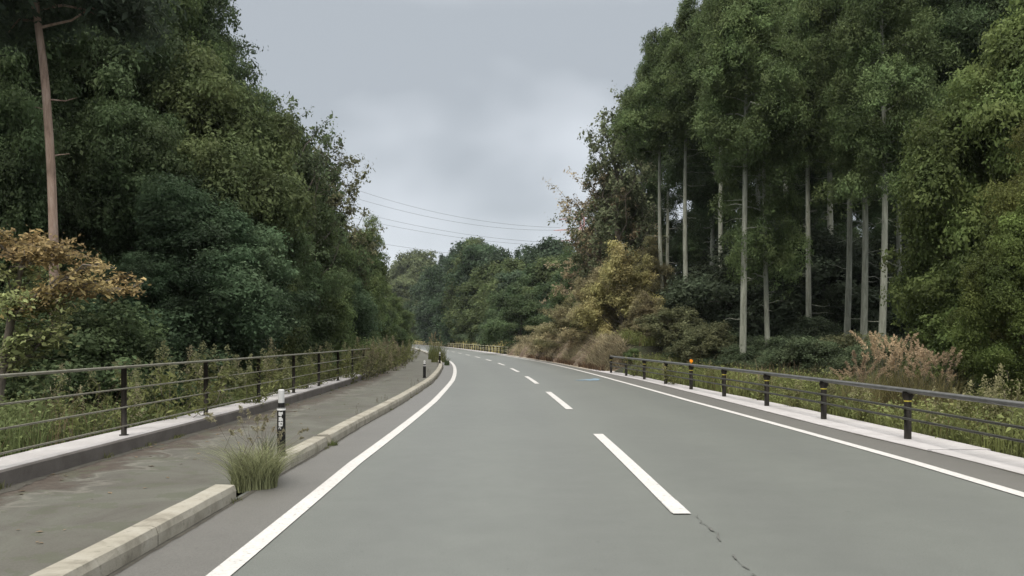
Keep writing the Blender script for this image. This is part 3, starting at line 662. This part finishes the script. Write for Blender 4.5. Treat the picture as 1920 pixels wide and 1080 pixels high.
# autumn trees right of the sky
plant('sparse0', 1130, 60, 315, wid=.95, col=(.32, .27, .175), label='open crowned tree with thin orange-brown leaves left of the cedars', group='autumn trees right of the sky')
plant('sparse1', 1160, 58, 180, wid=.8, col=(.13, .15, .085), label='tall thin crowned tree leaning out of the cedar edge into the sky', group='autumn trees right of the sky')
plant('broad1', 1118, 66, 460, wid=.8, col=G_MID, label='green tree under the open orange-brown crown', group='trees behind the earth bank')
plant('broad3', 1160, 67, 345, wid=.7, col=G_DARK, label='dark green tree at the foot of the cedar edge', group='trees behind the earth bank')
plant('broad0', 1075, 78, 500, wid=.8, col=G_MID, label='green tree where the earth bank meets the far wood', group='trees behind the earth bank')
plant('broad2', 1230, 50, 470, wid=.8, col=(.16, .15, .08), label='dull olive tree behind the tan bushes', group='trees behind the earth bank')
# bushes on the bank
BG = 'bushes on the earth bank right of the road'
for i, (pr, px, d, yt, w, c, l) in enumerate([
 ('bush', 1170, 47, 480, 1.0, G_GOLD, 'tallest yellow-brown bush on the earth bank'), ('bush', 1112, 50, 522, 1.1, G_BROWN, 'tan bush with reddish leaves left of the tallest bush'),
 ('bush', 1062, 55, 572, 1.3, (.25, .24, .13), 'olive tan bush toward the left end of the earth bank'), ('shrub0', 1035, 60, 608, 1.3, (.28, .25, .15), 'low tan shrub at the left end of the earth bank'),
 ('bush', 1215, 43, 560, 1.0, G_BROWN, 'brown leaved small bush right of the tallest bush'), ('bush', 1245, 40, 590, 1.0, (.15, .14, .08), 'dull brown bush just above the start of the right barrier'),
 ('shrub1', 1150, 43, 628, 1.2, (.21, .19, .11), 'pale low shrub on the bank beside the barrier end'), ('shrub2', 1095, 50, 622, 1.3, (.21, .17, .10), 'low brown shrub at the middle of the bank'),
 ('understory', 975, 84, 560, 1.1, G_DARK, 'dark round bush at the far end of the earth bank'), ('shrub2', 1185, 38.5, 655, 1.3, G_MID, 'small green shrub behind the first posts of the right barrier')]):
    plant(pr, px, d, yt, wid=w, col=c, label=l, group=BG, cat='shrub')

# ---- far wood
skx = [730, 745, 770, 800, 820, 835, 870, 900, 940, 960, 1000, 1020, 1040, 1080]; sky_y = [520, 508, 487, 497, 490, 472, 463, 470, 468, 455, 455, 463, 445, 430]
edx = [740, 774, 800, 834, 865, 896, 948, 1021]; edy = [262, 246, 215, 187, 150, 116, 90, 80]
rows = [('skyline', 62, 0, 17, 'back row of the far wood'), ('third', 44, 30, 24, 'third row of the far wood'), ('second', 26, 68, 27, 'second row of the far wood'), ('front', 19, 106, 27, 'front row of the far wood')]
ordn = ['first', 'second', 'third', 'fourth', 'fifth', 'sixth', 'seventh', 'eighth', 'ninth', 'tenth', 'eleventh', 'twelfth', 'thirteenth', 'fourteenth', 'fifteenth', 'sixteenth', 'seventeenth', 'eighteenth', 'nineteenth', 'twentieth', 'twenty-first', 'twenty-second']
for ri, (rn, dd, dy, st, gname) in enumerate(rows):
    px = 738 if ri else 744; i = 0
    while px < 1062:
        d = float(np.interp(px, edx, edy))+dd*(.7+.3*(px < 900)); yt = float(np.interp(px, skx, sky_y))+dy*(1 if px > 780 else .6)+trng.uniform(-8, 14)+(20 if px > 930 else 4)
        con = (ri == 0 and px > 815 and trng.random() < .6) or (ri == 1 and i % 4 == 0)
        c = random.Random(i*7+ri).choice([(.060, .094, .052), (.074, .110, .052), (.060, .088, .054), (.098, .128, .056)])
        if px < 800: c = (.125, .15, .075)
        kn = 'pointed conifer' if con else 'rounded broadleaf'
        cn = 'yellow-green' if px < 800 else ('dark green' if c[1] < .1 else 'mid green')
        lab = f'{cn} {kn}, {ordn[min(i,21)]} from the left in the {gname.split(" of ")[0]} of the far wood'
        plant(f'conifer{i%2}' if con else f'farbroad{i%3}', px, d, yt, wid=(.9 if con else 1.0)*(1.15 if ri else 1), col=c, label=lab, group=gname)
        px += st*trng.uniform(.8, 1.2); i += 1
for i, (px, d, yt, l) in enumerate([(790, 246, 612, 'low green bush above the far guardrail at the road opening'), (835, 215, 610, 'second low bush above the far guardrail'), (872, 172, 618, 'pale green rounded bush alone above the middle of the far guardrail'), (915, 134, 606, 'low dark bush near the right end of the far guardrail'), (942, 112, 598, 'tallest low bush next to the bank end of the far guardrail')]):
    plant(f'shrub{i%3}', px, d, yt, wid=1.3, col=(.11, .15, .085) if i != 2 else (.17, .21, .12), label=l, group='bushes behind the far guardrail', cat='shrub')

# ------------------------------------------------------------------ fences
def rail_pts(s0, s1, off, z, step=1.0): return [(*map(float, at(s, off(s))), z) for s in np.linspace(s0, s1, int((s1-s0)/step)+1)]
def shift(o, root): o.location = -Vector(root.location)
# left path railing
FL = tag(empty('railing', (*map(float, at(2.4, float(o_wall(2.4))-.19)), .18)), 'long brown four-rail railing on the low wall left of the path', 'railing')
of = lambda s: o_wall(s)-.19
for i in range(15):
    s = -6.6+3*i; x, y = map(float, at(s, float(of(s)))); m = MB()
    m.tube([(x, y, .17), (x, y, 1.06)], .036, 10); m.tube([(x, y, .175), (x, y, .19)], .06, 10); m.tube([(x, y, 1.06), (x, y, 1.10)], [.04, .022], 10)
    for z in (.80, .555, .31): m.box((x+.02, y, z), (.05, .05, .05), .008)
    shift(m.build('post', MAT['postdark'], FL, True), FL)
for z, r in ((1.085, .018), (.80, .011), (.555, .011), (.31, .011)):
    m = MB(); m.tube(rail_pts(-6.6, 35.4, lambda s: of(s)+.045, z), r, 8); shift(m.build('rail', MAT['rail_green'], FL, True), FL)
# right vehicle barrier
orr_ = prof([0, 12, 19, 22, 25, 28, 33, 36], [4.36, 4.35, 4.28, 4.2, 4.12, 4.06, 3.92, 3.85])
FR = tag(empty('guardrail', (*map(float, at(12, 4.35)), .02)), 'dark pipe guardrail with stout posts along the right shoulder', 'guardrail')
for i in range(14):
    s = -2.85+3*i; x, y = map(float, at(s, float(orr_(s)))); m = MB()
    m.tube([(x, y, 0), (x, y, .60), (x, y, .612)], [.051, .051, .047], 14); m.tube([(x, y, .575), (x, y, .64), (x, y, .70)], [.054, .080, .07], 12)
    for z in (.47, .32): m.box((x-.035, y, z), (.07, .07, .05), .01)
    p_ = m.build('post', MAT['postdark'], FR, True); shift(p_, FR)
    b_ = MB(); b_.tube([(x, y, .555), (x, y, .575)], .0535, 14, False); bb = b_.build('reflective_band', MAT['yellow'], p_, True)
for z, r, mt in ((.715, .038, 'rail_grey'), (.47, .018, 'wire_dark'), (.32, .018, 'wire_dark')):
    m = MB(); m.tube(rail_pts(-2.85, 36.2, lambda s: orr_(s)-.01-(0 if r > .02 else .06), z), r, 10); shift(m.build('rail', MAT[mt], FR, True), FR)
x, y = map(float, at(24.15, float(orr_(24.15)))); m = MB()
m.tube([(x, y, .74), (x, y, .79)], .012, 6); m.tube([(x, y-.02, .83), (x, y+.012, .83)], .048, 16)
mm = m.build('reflector', MAT['orange'], FR); shift(mm, FR); mm['label'] = 'round orange reflector on top of the rail'
# far barrier
FF = tag(empty('guardrail', (*map(float, at(83, 4.1)), .02)), 'far guardrail round the outside of the bend before pale grass', 'guardrail')
off_ = lambda s: o_sin(s)+.45
for i in range(58):
    s = 79+3*i; x, y = map(float, at(s, float(off_(s)))); m = MB(); m.tube([(x, y, 0), (x, y, .72)], .06, 8); shift(m.build('post', MAT['postdark'], FF, True), FF)
for z, r in ((.70, .04), (.46, .022), (.30, .022)):
    m = MB(); m.tube(rail_pts(79, 250, off_, z, 3), r, 6); shift(m.build('rail', simple('pale_rail', [(.3, (.30, .28, .17)), (.7, (.40, .38, .25))], 3, .5), FF, True), FF)

# ------------------------------------------------------------------ marker posts
def marker(s, off, h, w, label, full=True):
    x, y = map(float, at(s, off)); r = empty('marker_post', (x, y, .144)); tag(r, label, 'marker post', 'black and white marker posts on the kerb')
    m = MB(); m.tube([(0, 0, 0), (0, 0, h*.735), (0, 0, h*.74), (0, 0, h*.80)], [w/2, w/2, w*.40, w*.38], 16); m.tube([(0, 0, 0), (0, 0, .012)], w*.75, 16); m.build('body', MAT['black'], r, False)
    m = MB(); m.tube([(0, 0, h*.79), (0, 0, h*.985), (0, 0, h)], [w*.375, w*.375, w*.30], 16); m.build('head', MAT['white'], r, False)
    m = MB(); m.tube([(0, 0, h*.69), (0, 0, h*.728)], w*.53, 16); m.build('white_band', MAT['white'], r, True)
    if full:
        for j, z in enumerate((h*.635, h*.56, h*.485)):   # worn lettering patches
            m = MB(); a0 = -1.95; vs = []; hh = h*.031
            for zz in (-hh, -hh*.2, hh*.4, hh):
                for q in range(5):
                    a = a0+q*.24+random.uniform(-.05, .05); rr = w/2+.0025; vs.append((rr*math.cos(a), rr*math.sin(a), z+zz+random.uniform(-.004, .004)))
            m.add(vs, [(i*5+q, i*5+q+1, (i+1)*5+q+1, (i+1)*5+q) for i in range(3) for q in range(4) if (i*4+q+j*5) % 13 != 3]); m.build('lettering', MAT['white'], r)
        m = MB(); z = h*.425
        for q in range(3):
            a = -1.9+q*.22; vs = [(math.cos(a+dx)*(w/2+.0025), math.sin(a+dx)*(w/2+.0025), z+dz+(.012 if q == 1 else 0)) for dx, dz in ((-.07, -.012), (.07, -.012), (.05, .010), (-.05, .010))]; m.add(vs, [(0, 1, 2, 3)])
        m.build('lettering', MAT['white'], r)
    return r
marker(9.6, -3.95, .745, .092, 'large black marker post with white head and worn white lettering')
marker(29.0, -3.72, .58, .10, 'second marker post, small, white topped, at the start of the bend', False)
marker(46.5, -3.55, .62, .10, 'third marker post, dark, standing far round the bend', False)

# ------------------------------------------------------------------ power line
PYD = 310.0; pyx = (1092-960)/F*PYD; pyb = gz(pyx, PYD)
py_ = tag(empty('pylon', (pyx, PYD, pyb)), 'red lattice power pylon whose arm tips show behind the autumn tree', 'pylon')
pm = MB(); PH = 48-pyb
for sx in (-1, 1):
    for sy in (-1, 1): pm.tube([(sx*3.2, sy*3.2, 0), (sx*.8, sy*.8, PH*.75), (sx*.3, sy*.3, PH)], [.16, .12, .08], 6)
for i in range(9):
    u0, u1 = i/9, (i+1)/9; w0 = 3.2-2.7*u0; w1 = 3.2-2.7*u1
    for sy in (-1, 1):
        pm.tube([(-w0, sy*w0, PH*u0), (w1, sy*w1, PH*u1)], .06, 4); pm.tube([(w0, sy*w0, PH*u0), (-w1, sy*w1, PH*u1)], .06, 4)
        pm.tube([(sy*w0, -w0, PH*u0), (sy*w1, w1, PH*u1)], .06, 4)
pm.build('tower', MAT['redsteel'], py_)
def hz(y): return CAM_H+(YH-y)/F*PYD
arms = [(411, -8.5), (432, -10.5), (452, -9)]
for y_, l_ in arms:
    m = MB(); z = hz(y_)-pyb
    for s_ in (-1, 1):
        m.tube([(0, 0, z+.9), (s_*-l_, 0, z)], .09, 5); m.tube([(0, 0, z), (s_*-l_, 0, z)], .09, 5)
        for q in (.3, .6): m.tube([(s_*-l_*q, 0, z), (s_*-l_*q, 0, z+.9*(1-q))], .05, 4)
    m.build('cross_arm', MAT['redsteel'], py_)
wires = [([(420, 250), (560, 315), (670, 358), (780, 391), (900, 414), (1000, 426), (1050, 428)], 'topmost power cable crossing the sky'),
         ([(420, 285), (560, 338), (670, 373), (770, 401), (870, 420), (960, 430), (1040, 433)], 'second power cable from the top'),
         ([(420, 320), (560, 368), (690, 403), (780, 424), (870, 440), (950, 450), (1050, 456)], 'third power cable from the top, fainter'),
         ([(420, 345), (560, 385), (670, 410), (770, 432), (860, 447), (950, 456), (1055, 462)], 'fourth power cable from the top, fainter'),
         ([(420, 400), (560, 430), (700, 454), (780, 468), (860, 478), (950, 485), (1055, 490)], 'lowest power cable just above the far wood')]
for w_, l_ in wires:
    a_ = np.array(w_, float); q = np.linspace(a_[0, 0], a_[-1, 0], 40); c_ = np.polyfit(a_[:, 0], a_[:, 1], 3); m = MB()
    m.tube([((x_-960)/F*PYD, PYD-2, CAM_H+(YH-np.polyval(c_, x_))/F*PYD) for x_ in q], .05, 5); tag(m.build('power_cable', MAT['cable']), l_, 'cable', 'power cables across the sky')

# ------------------------------------------------------------------ grasses and weeds
def blades(base, h, w, rs, lean=.35, seg=3):
    """curved tapering strips rooted at base (n,3)"""
    n = len(base); h = h*rs.uniform(.5, 1.25, n); a = rs.uniform(0, 2*math.pi, n); ld = np.c_[np.cos(a), np.sin(a), np.zeros(n)]; sd_ = np.c_[-np.sin(a), np.cos(a), np.zeros(n)]
    tw = rs.uniform(0, math.pi, n); sd_ = sd_*np.cos(tw)[:, None]+ld*np.sin(tw)[:, None]; l = rs.uniform(.1, 1, n)*lean*h; ww = w*rs.uniform(.6, 1.4, n)
    V = np.empty((n, (seg+1)*2, 3))
    for i in range(seg+1):
        u = i/seg; c = base+ld*(l*u*u)[:, None]+np.array([0, 0, 1])*(h*(u-.18*u*u*lean*2))[:, None]; k = (ww*(1-u*.92)*.5)[:, None]*sd_; V[:, 2*i] = c-k; V[:, 2*i+1] = c+k
    b = np.arange(n)[:, None]*(seg+1)*2; F_ = np.concatenate([b+np.array([[2*i, 2*i+1, 2*i+3, 2*i+2]]) for i in range(seg)], 1).reshape(-1, 4)
    return V.reshape(-1, 3), F_, np.repeat(rs.uniform(0, 1, n), seg)
def merge(*parts):
    V, Fs, T, b = [], [], [], 0
    for v, f, t_ in parts: V.append(v); Fs.append(f+b); T.append(t_); b += len(v)
    return np.vstack(V), np.vstack(Fs), np.concatenate(T)
def cover(name, label, n, s0, s1, o0, o1, h, col, seed, w=.014, cat=None, nl=0, power=1.6):
    rs = np.random.default_rng(seed); s = s0+(s1-s0)*rs.random(n*2)**power; u = rs.random(n*2); o_ = np.array([o0(q) for q in s])*(1-u)+np.array([o1(q) for q in s])*u
    x, y = at(s, o_); patch = nz(x*2.3+seed, y*2.1)+rs.normal(0, .5, n*2); k = patch > -.35; x, y, s = x[k][:n], y[k][:n], s[k][:n]; z = ground(x, y)
    hh = h*(.75+.5*np.clip(nz(x*1.5, y*1.3), -1, 1)); v, f, tn = blades(np.c_[x, y, z], hh, w*(1+s/25), rs, .5); ps = [(v, f, tn)]
    if nl:
        i = rs.integers(0, len(x), nl); P_ = np.c_[x[i], y[i], z[i]+hh[i]*rs.random(nl)**.7*1.0]+rs.normal(0, .08, (nl, 3)); ps.append(leaves(P_, unit(rs.normal(0, .5, (nl, 3))+np.array([0, 0, 1])), .06, rs, .5, 1, rs.random(nl)))
    v, f, tn = merge(*ps); return tag(link(name, mesh_np(name, v, f, MAT['grass'], tint=tn), color=col), label, kind='stuff')
cover('grass', 'dense green roadside grass and weeds behind the left railing', 42000, 3, 75, lambda s: o_wall(s)-.62, lambda s: o_wall(s)-5.0, .62, (.135, .165, .068), 1, nl=110000)
cover('grass', 'green and tan grass and weeds behind the right guardrail', 42000, 4, 50, lambda s: o_sout(s)+.05+(.9 if s > 36 else 0), lambda s: o_sout(s)+5.2, .60, (.165, .185, .07), 2, nl=110000)
cover('dead_stalks', 'brown dead stalks among the grass behind the left railing', 5000, 3, 60, lambda s: o_wall(s)-.7, lambda s: o_wall(s)-5.0, .85, (.17, .125, .08), 11, w=.008)
cover('dead_stalks', 'brown dead stalks among the grass behind the right guardrail', 6000, 4, 50, lambda s: o_sout(s)+.2+(.9 if s > 36 else 0), lambda s: o_sout(s)+5.0, .85, (.18, .13, .08), 12, w=.008)
cover('dry_grass', 'pale yellow dry grass behind the far guardrail', 22000, 78, 270, lambda s: o_sin(s)+.8, lambda s: o_sin(s)+7, 1.15, (.42, .37, .17), 3, w=.035, power=1)
cover('grass', 'olive grass on the verge left of the path beyond the wall', 9000, 40, 130, lambda s: o_wall(s)+.1, lambda s: o_wall(s)-4, .5, (.13, .135, .065), 4, w=.02, power=1)

# earth bank: exposed tilted strata and hanging dry stalks
bk = np.random.default_rng(21); v = []; s_ = np.arange(37.5, 80, .35); lv = 9
for q in s_:
    hgt = 1.55*float(sm((q-37)/3.5)*sm((82-q)/9))*(1+.06*math.sin(q*1.1)+.04*math.sin(q*4.1))+.05
    for j in range(lv+1):
        u = j/lv; rid = .14*math.sin(q*2.6+u*5.5)+.09*math.sin(q*6.3+u*9)+bk.normal(0, .035)
        x, y = at(q, float(o_sin(q))+.30+u*1.15+rid*math.sin(math.pi*min(1, u+.15))+.2*math.sin(q*.8)); v.append((x, y, -.12+hgt*u**.8+(0 if j else -.05)))
v = np.array(v); k_ = lv+1; f = [(i*k_+j, (i+1)*k_+j, (i+1)*k_+j+1, i*k_+j+1) for i in range(len(s_)-1) for j in range(lv)]
em, t, p, o = newmat('bank_earth'); P = pos(t)
b = rampn(t, noise(t, 1.3, 7, .7, P, 1.0), [(.28, (.085, .055, .04)), (.45, (.17, .12, .085)), (.6, (.27, .22, .16)), (.78, (.40, .35, .27))])
t.links.new(b, p.inputs['Base Color']); p.inputs['Roughness'].default_value = .95; bump(t, p, noise(t, 8, 6, .8, P), 1, .08)
tag(link('earth_bank', mesh_np('earth_bank', v, np.array(f), em)), 'bare brown earth bank beside the right shoulder', kind='structure')
rs = np.random.default_rng(22); n = 26000; s = rs.uniform(38, 80, n); u = rs.random(n)**.7; x, y = at(s, o_sin(s)+.35+u*1.2); z = -.1+1.45*u**.8*sm((s-37)/3.5)*sm((82-s)/9)
v, f, tn = blades(np.c_[x, y, z], np.where(np.sin(s*1.3)+np.sin(s*3.1)>.2, 1.0, .6), .035, rs, 1.5); tag(link('dry_grass', mesh_np('dry_grass', v, f, MAT['grass'], tint=tn), color=(.32, .28, .185)), 'dry tan and reddish grass hanging over the earth bank', kind='stuff')
rs = np.random.default_rng(23); n = 2600; s = rs.uniform(38, 66, n); x, y = at(s, o_sin(s)+rs.uniform(.15, .6, n)); v, f, tn = blades(np.c_[x, y, 0*x], .42, .03, rs, .7)
tag(link('dead_grass', mesh_np('dead_grass', v, f, MAT['grass'], tint=tn), color=(.13, .085, .055)), 'reddish brown dead weeds along the foot of the bank', kind='stuff')

# individual tall weeds: stem, leaves, feathery seed head
def weed_proto(name, seed, h, plume=True, nst=5, spread=.25, ph=.5, leafn=110):
    rs = np.random.default_rng(seed); st = MB(); L_, O_, Pp, Po = [], [], [], []; ph0 = ph
    for i in range(nst):
        b = np.array([rs.normal(0, .07), rs.normal(0, .07), 0]); hh = h*rs.uniform(.7, 1.05); e = b+np.array([rs.normal(0, spread), rs.normal(0, spread), hh*rs.uniform(.75, 1)]); pl = limb(st, b-np.array([0, 0, .1]), e, .007, .003, rs, 5, 0, 4)
        m = leafn; w = rs.uniform(.05, .95, m)**.8; q = b+(e-b)*w[:, None]+rs.normal(0, .10, (m, 3))*(1.2-w)[:, None]; L_.append(q); O_.append(unit(rs.normal(0, .6, (m, 3))+[0, 0, 1]))
        ph = ph0*rs.uniform(.5, 1.2)
        if plume:
            m = 150; w = rs.random(m); q = e+np.array([0, 0, 1])*((w-.6)*ph)[:, None]+rs.normal(0, 1, (m, 3))*(.07*(1-w)+.018)[:, None]; Pp.append(q); Po.append(unit(rs.normal(0, 1, (m, 3))))
    lv_ = leaves(np.vstack(L_), np.vstack(O_), .10, rs, .3, 1.2, rs.random(nst*leafn)); lm = mesh_np(name+'_leaves', *lv_[:2], MAT['grass'], tint=lv_[2])
    pmh = None
    if plume:
        pmh = []
        for a_, b_ in zip(Pp, Po): pv = leaves(a_, b_, .035, rs, .5, 1.2, rs.random(150)); pmh.append(mesh_np(name+'_plume', *pv[:2], MAT['plume'], tint=pv[2]))
    return h, st.me(name+'_stem', MAT['bark_twig']), lm, pmh
WP = [weed_proto(f'weed{i}', 200+i, 1.3, True, 4+i, .34) for i in range(3)]
def weed(i, px, d, ytop, lc, pc_, label, group, side=None, z=None):
    h0, sm_, lm, pm_ = WP[i % 3]; x = (px-960)/F*d; zz = gz(x, d) if z is None else z; h = CAM_H+(YH-ytop)/F*d-zz; r = empty('tall_weed', (x, d, zz)); r.scale = (h/h0*.9,)*2+(h/h0,); r.rotation_euler[2] = i*1.7
    link('stem', sm_, r); link('leaves', lm, r, color=lc); [link('seed_head', q_, r, color=pc_) for q_ in pm_]; tag(r, label, 'weed', group)
place = ['left of the first railing post in view', 'beside the first railing post in view', 'between the first and second railing posts', 'before the second railing post', 'beside the second railing post', 'between the second and third railing posts', 'behind the third railing post', 'beyond the third railing post', 'behind the fourth railing post', 'beyond the fourth railing post', 'behind the fifth railing post', 'beside the sixth railing post', 'where the railing rails end', 'beyond the railing end', 'at the end of the low wall', 'left of the path just past the wall', 'at the tip of the verge by the path bend', 'lowest by the path bend']
sp = [(120, 11.5, 690), (235, 13, 672), (300, 13.5, 636), (345, 15, 655), (392, 16, 640), (455, 17, 652), (495, 19, 640), (530, 20, 655), (560, 22, 648), (600, 24, 652), (622, 26, 640), (655, 28, 640), (678, 31, 636), (700, 33, 632), (722, 36, 630), (742, 39, 632), (757, 46, 636), (772, 55, 645)]
for i, (px, d, yt) in enumerate(sp):
    weed(i, px, d, yt, (.16, .175, .07), (.20, .205, .11) if i % 3 else (.24, .22, .14), 'olive weed with pale seed head '+place[i], 'tall weeds behind the left railing')
for i in range(20):   # thick brownish thicket where the wall ends
    px = 684+i*3.9; d = 30+i*1.3
    weed(i, px, d, 632+abs(i-13)*1.5+random.uniform(-4, 8), (.15, .15, .08), (.24, .21, .14), 'brown stalked weed in the thicket over the far wall end', 'weeds of the thicket at the wall end')
for i, (px, d, yt, l) in enumerate([(1190, 33, 660, 'behind the leftmost rails'), (1262, 27, 668, 'left of the orange reflector'), (1330, 25, 678, 'right of the orange reflector'), (1425, 20, 690, 'behind the middle post'), (1490, 18, 706, 'between the two nearest thick posts and the middle'), (1548, 17, 694, 'left of the pink plumes'), (1620, 15, 715, 'below the pink plumes'), (1800, 13, 700, 'right of the nearest thick post'), (1862, 12.5, 690, 'second from the right photo edge'), (1905, 12, 705, 'at the right photo edge')]):
    weed(i+1, px, d, yt, (.15, .155, .06), (.30, .28, .16), 'tall green weed behind the right guardrail '+l, 'tall weeds behind the right guardrail')
for i, (px, d, yt, z_, l) in enumerate([(560, 15.2, 806, .0, 'thin weed in the path joint behind the large marker post'), (622, 17.5, 772, .0, 'thin dead stalk on the kerb side of the path'), (643, 18.6, 765, .0, 'taller dead stalk left of the kerb'), (755, 24, 715, 0, 'dry stalk by the kerb where it starts to bend'), (768, 26, 712, 0, 'dry stalk beside the second marker post'), (800, 31, 690, 0, 'dry stalk clump right before the second marker post')]):
    h0, sm_, lm, pm_ = WP[i % 3]; x = float(at(d, float(o_kerb(d))-.28)[0]); h = .12+max(.2, (CAM_H+(YH-yt)/F*d)); r = empty('dry_weed', (x, d, .004)); r.scale = (h/h0*.3, h/h0*.3, h/h0*.8); link('stem', sm_, r); [link('seed_head', q_, r, color=(.12, .10, .07)) for q_ in pm_]; tag(r, l, 'weed')

# grass tufts
def tuft(name, x, y, z, n, h, w, lean, col, label, seed, heads=0, rad=.12, cat='grass tuft', hc=(.32, .27, .17), group=None):
    rs = np.random.default_rng(seed); a = rs.uniform(0, 6.28, n); q = np.sqrt(rs.random(n))*rad; r = tag(empty(name, (x, y, z)), label, cat, group)
    v, f, tn = blades(np.c_[q*np.cos(a), q*np.sin(a), 0*a-.02], h, w, rs, lean, 5); link('blades', mesh_np('blades', v, f, MAT['grass'], tint=tn), r, color=col)
    if heads:
        P_, O_ = [], []; st = MB()
        for i in range(heads):
            aa = rs.uniform(0, 6.28); hh = h*rs.uniform(.75, 1.25); l = rs.uniform(.1, .6)*h*lean*1.3; e = np.array([math.cos(aa)*l, math.sin(aa)*l, hh]); limb(st, (0, 0, 0), e, .003, .0015, rs, 4, .05, 3)
            m = 70; u = rs.random(m); dr = unit(e*np.array([1, 1, .35])+[0, 0, .2]); P_.append(e+dr*(u*h*.22)[:, None]+rs.normal(0, 1, (m, 3))*(.010*(1.1-u))[:, None]*(h/.5)-np.array([0, 0, .05])*(u*u)[:, None]); O_.append(rs.normal(0, 1, (m, 3)))
        st.build('stalks', MAT['bark_twig'], r); v, f, tn = leaves(np.vstack(P_), unit(np.vstack(O_)), .024*(h/.5)**.8, rs, .3, 1, rs.random(heads*70)); link('seed_heads', mesh_np('seed_heads', v, f, MAT['plume'], tint=tn), r, color=hc)
    return r
tuft('grass_tuft', -2.52, 8.35, 0, 1500, .60, .007, 1.0, (.34, .36, .20), 'bushy green grass tuft growing through the kerb gap', 301, 15, .22, hc=(.38, .35, .24))
tuft('grass_tuft', -2.50, 8.75, 0, 420, .42, .008, 1.0, (.25, .27, .14), 'smaller grass clump leaning on the end of the second kerb run', 311, 5, .10, hc=(.38, .35, .24))
tuft('grass_tuft', -2.46, 11.62, 0, 160, .13, .008, .9, (.10, .125, .045), 'small green tuft in the kerb joint beyond the large marker post', 302, 0, .09)
tuft('grass_tuft', -2.72, 9.45, 0, 120, .42, .010, .35, (.07, .085, .04), 'dark leafy weed standing just left of the large marker post', 303, 3, .06)
tuft('grass_tuft', *map(float, at(54, -3.55)), 0, 240, 1.25, .025, .45, (.13, .14, .055), 'green weeds on the kerb beside the third marker post', 304, 8, .5)
tuft('grass_tuft', *map(float, at(62, -3.6)), 0, 240, 1.5, .03, .4, (.12, .14, .05), 'tall weeds on the kerb past the third marker post', 305, 8, .5)
tuft('grass_tuft', *map(float, at(47.6, -3.15)), 0, 120, .5, .02, .5, (.08, .11, .05), 'little weed at the kerb foot on the road side', 306, 0, .15)
# pink plumed pampas grass
for i, (px, d, yt, l) in enumerate([(1612, 16.5, 668, 'left clump of pink plumed pampas grass behind the guardrail'), (1662, 17.5, 636, 'tallest clump of pink plumed pampas grass'), (1712, 17.0, 648, 'third clump of pink plumed pampas grass from the left'), (1762, 17.5, 665, 'rightmost clump of pink plumed pampas grass')]):
    x, y = PX(px, d); z = gz(x, y); h = (CAM_H+(YH-yt)/F*d-z)
    tuft('pampas_grass', x, y, z, 480, h*.80, .016, .55, (.19, .17, .08), l, 320+i, 30, .34, 'pampas grass', (.43, .33, .225), 'pampas grass clumps')
# litter on the path
rs = np.random.default_rng(77); n = 260; s = rs.uniform(4, 36, n); o_ = o_wall(s)+rs.random(n)**2*1.6+.05; x, y = at(s, o_)
v, f, tn = leaves(np.c_[x, y, np.full(n, .014)], np.tile([0., 0, 3.], (n, 1)), .05, rs, .7, .3, rs.random(n)); tag(link('fallen_leaves', mesh_np('fallen_leaves', v, f, MAT['plume'], tint=tn), color=(.22, .17, .12)), 'scattered fallen leaves along the foot of the low wall', kind='stuff')

# grime and small weeds along kerb and wall
gr = conc('grime', [(.3, (.035, .032, .026)), (.6, (.065, .060, .050)), (.75, (.09, .085, .07))], 7)
def gribbon(s0, s1, base, sgn, w, label):
    q = np.arange(s0, s1, .09); rs = np.random.default_rng(int(w*1000)); e = np.convolve(rs.random(len(q)+8)**2, np.ones(9)/9, 'valid')*w*2.2+.008
    x0, y0_ = at(q, base(q)-sgn*.004); x1, y1_ = at(q, base(q)+sgn*e); n = len(q); v = np.r_[np.c_[x0, y0_, 0*q+.0076], np.c_[x1, y1_, 0*q+.0076]]; i = np.arange(n-1)
    f = np.c_[i, i+1, n+i+1, n+i] if sgn < 0 else np.c_[i, n+i, n+i+1, i+1]
    tag(link('grime', mesh_np('grime', v, f, gr)), label, kind='structure')
gribbon(3, 70, o_kerb, 1, .05, 'dark grit line along the road side foot of the kerb')
gribbon(3, 70, lambda q: o_kerb(q)-.2, -1, .09, 'dark soil line along the path side of the kerb')
gribbon(3, 37, o_wall, 1, .16, 'dark soil line along the foot of the low wall')
gribbon(4, 40, o_sin, -1, .035, 'dark grit line along the edge of the right concrete strip')
rs = np.random.default_rng(401); V_ = []
for (fo, n, hh) in ((lambda q: o_kerb(q)-.22, 26, .10), (lambda q: o_wall(q)+.03, 24, .09), (lambda q: o_kerb(q)+.015, 10, .05), (lambda q: o_sout(q)+.02, 30, .16)):
    c_ = rs.uniform(5, 34, n); m = 34; q = np.repeat(c_, m)+rs.normal(0, .07, n*m); x, y = at(q, np.array([float(fo(a)) for a in q])+rs.normal(0, .02, n*m)); V_.append(blades(np.c_[x, y, 0*x+.003], np.repeat(rs.uniform(.4, 1.4, n)*hh, m), .007, rs, 1.0))
v, f, tn = merge(*V_); tag(link('low_weeds', mesh_np('low_weeds', v, f, MAT['grass'], tint=tn), color=(.13, .14, .06)), 'low weeds sprouting along the kerb, the wall foot and the strip edge', kind='stuff')

# thin damp air
hb = MB(); hb.box((0, 230, 30.5), (760, 560, 66)); hm = bpy.data.materials.new('haze'); hm.use_nodes = True; t = hm.node_tree; t.nodes.clear()
ho = t.nodes.new('ShaderNodeOutputMaterial'); hv = t.nodes.new('ShaderNodeVolumePrincipled'); hv.inputs['Color'].default_value = (.86, .92, 1, 1); hv.inputs['Density'].default_value = .00014; hv.inputs['Anisotropy'].default_value = .2
t.links.new(hv.outputs[0], ho.inputs['Volume']); tag(hb.build('haze', hm), 'thin damp haze softening the far wood', kind='stuff')
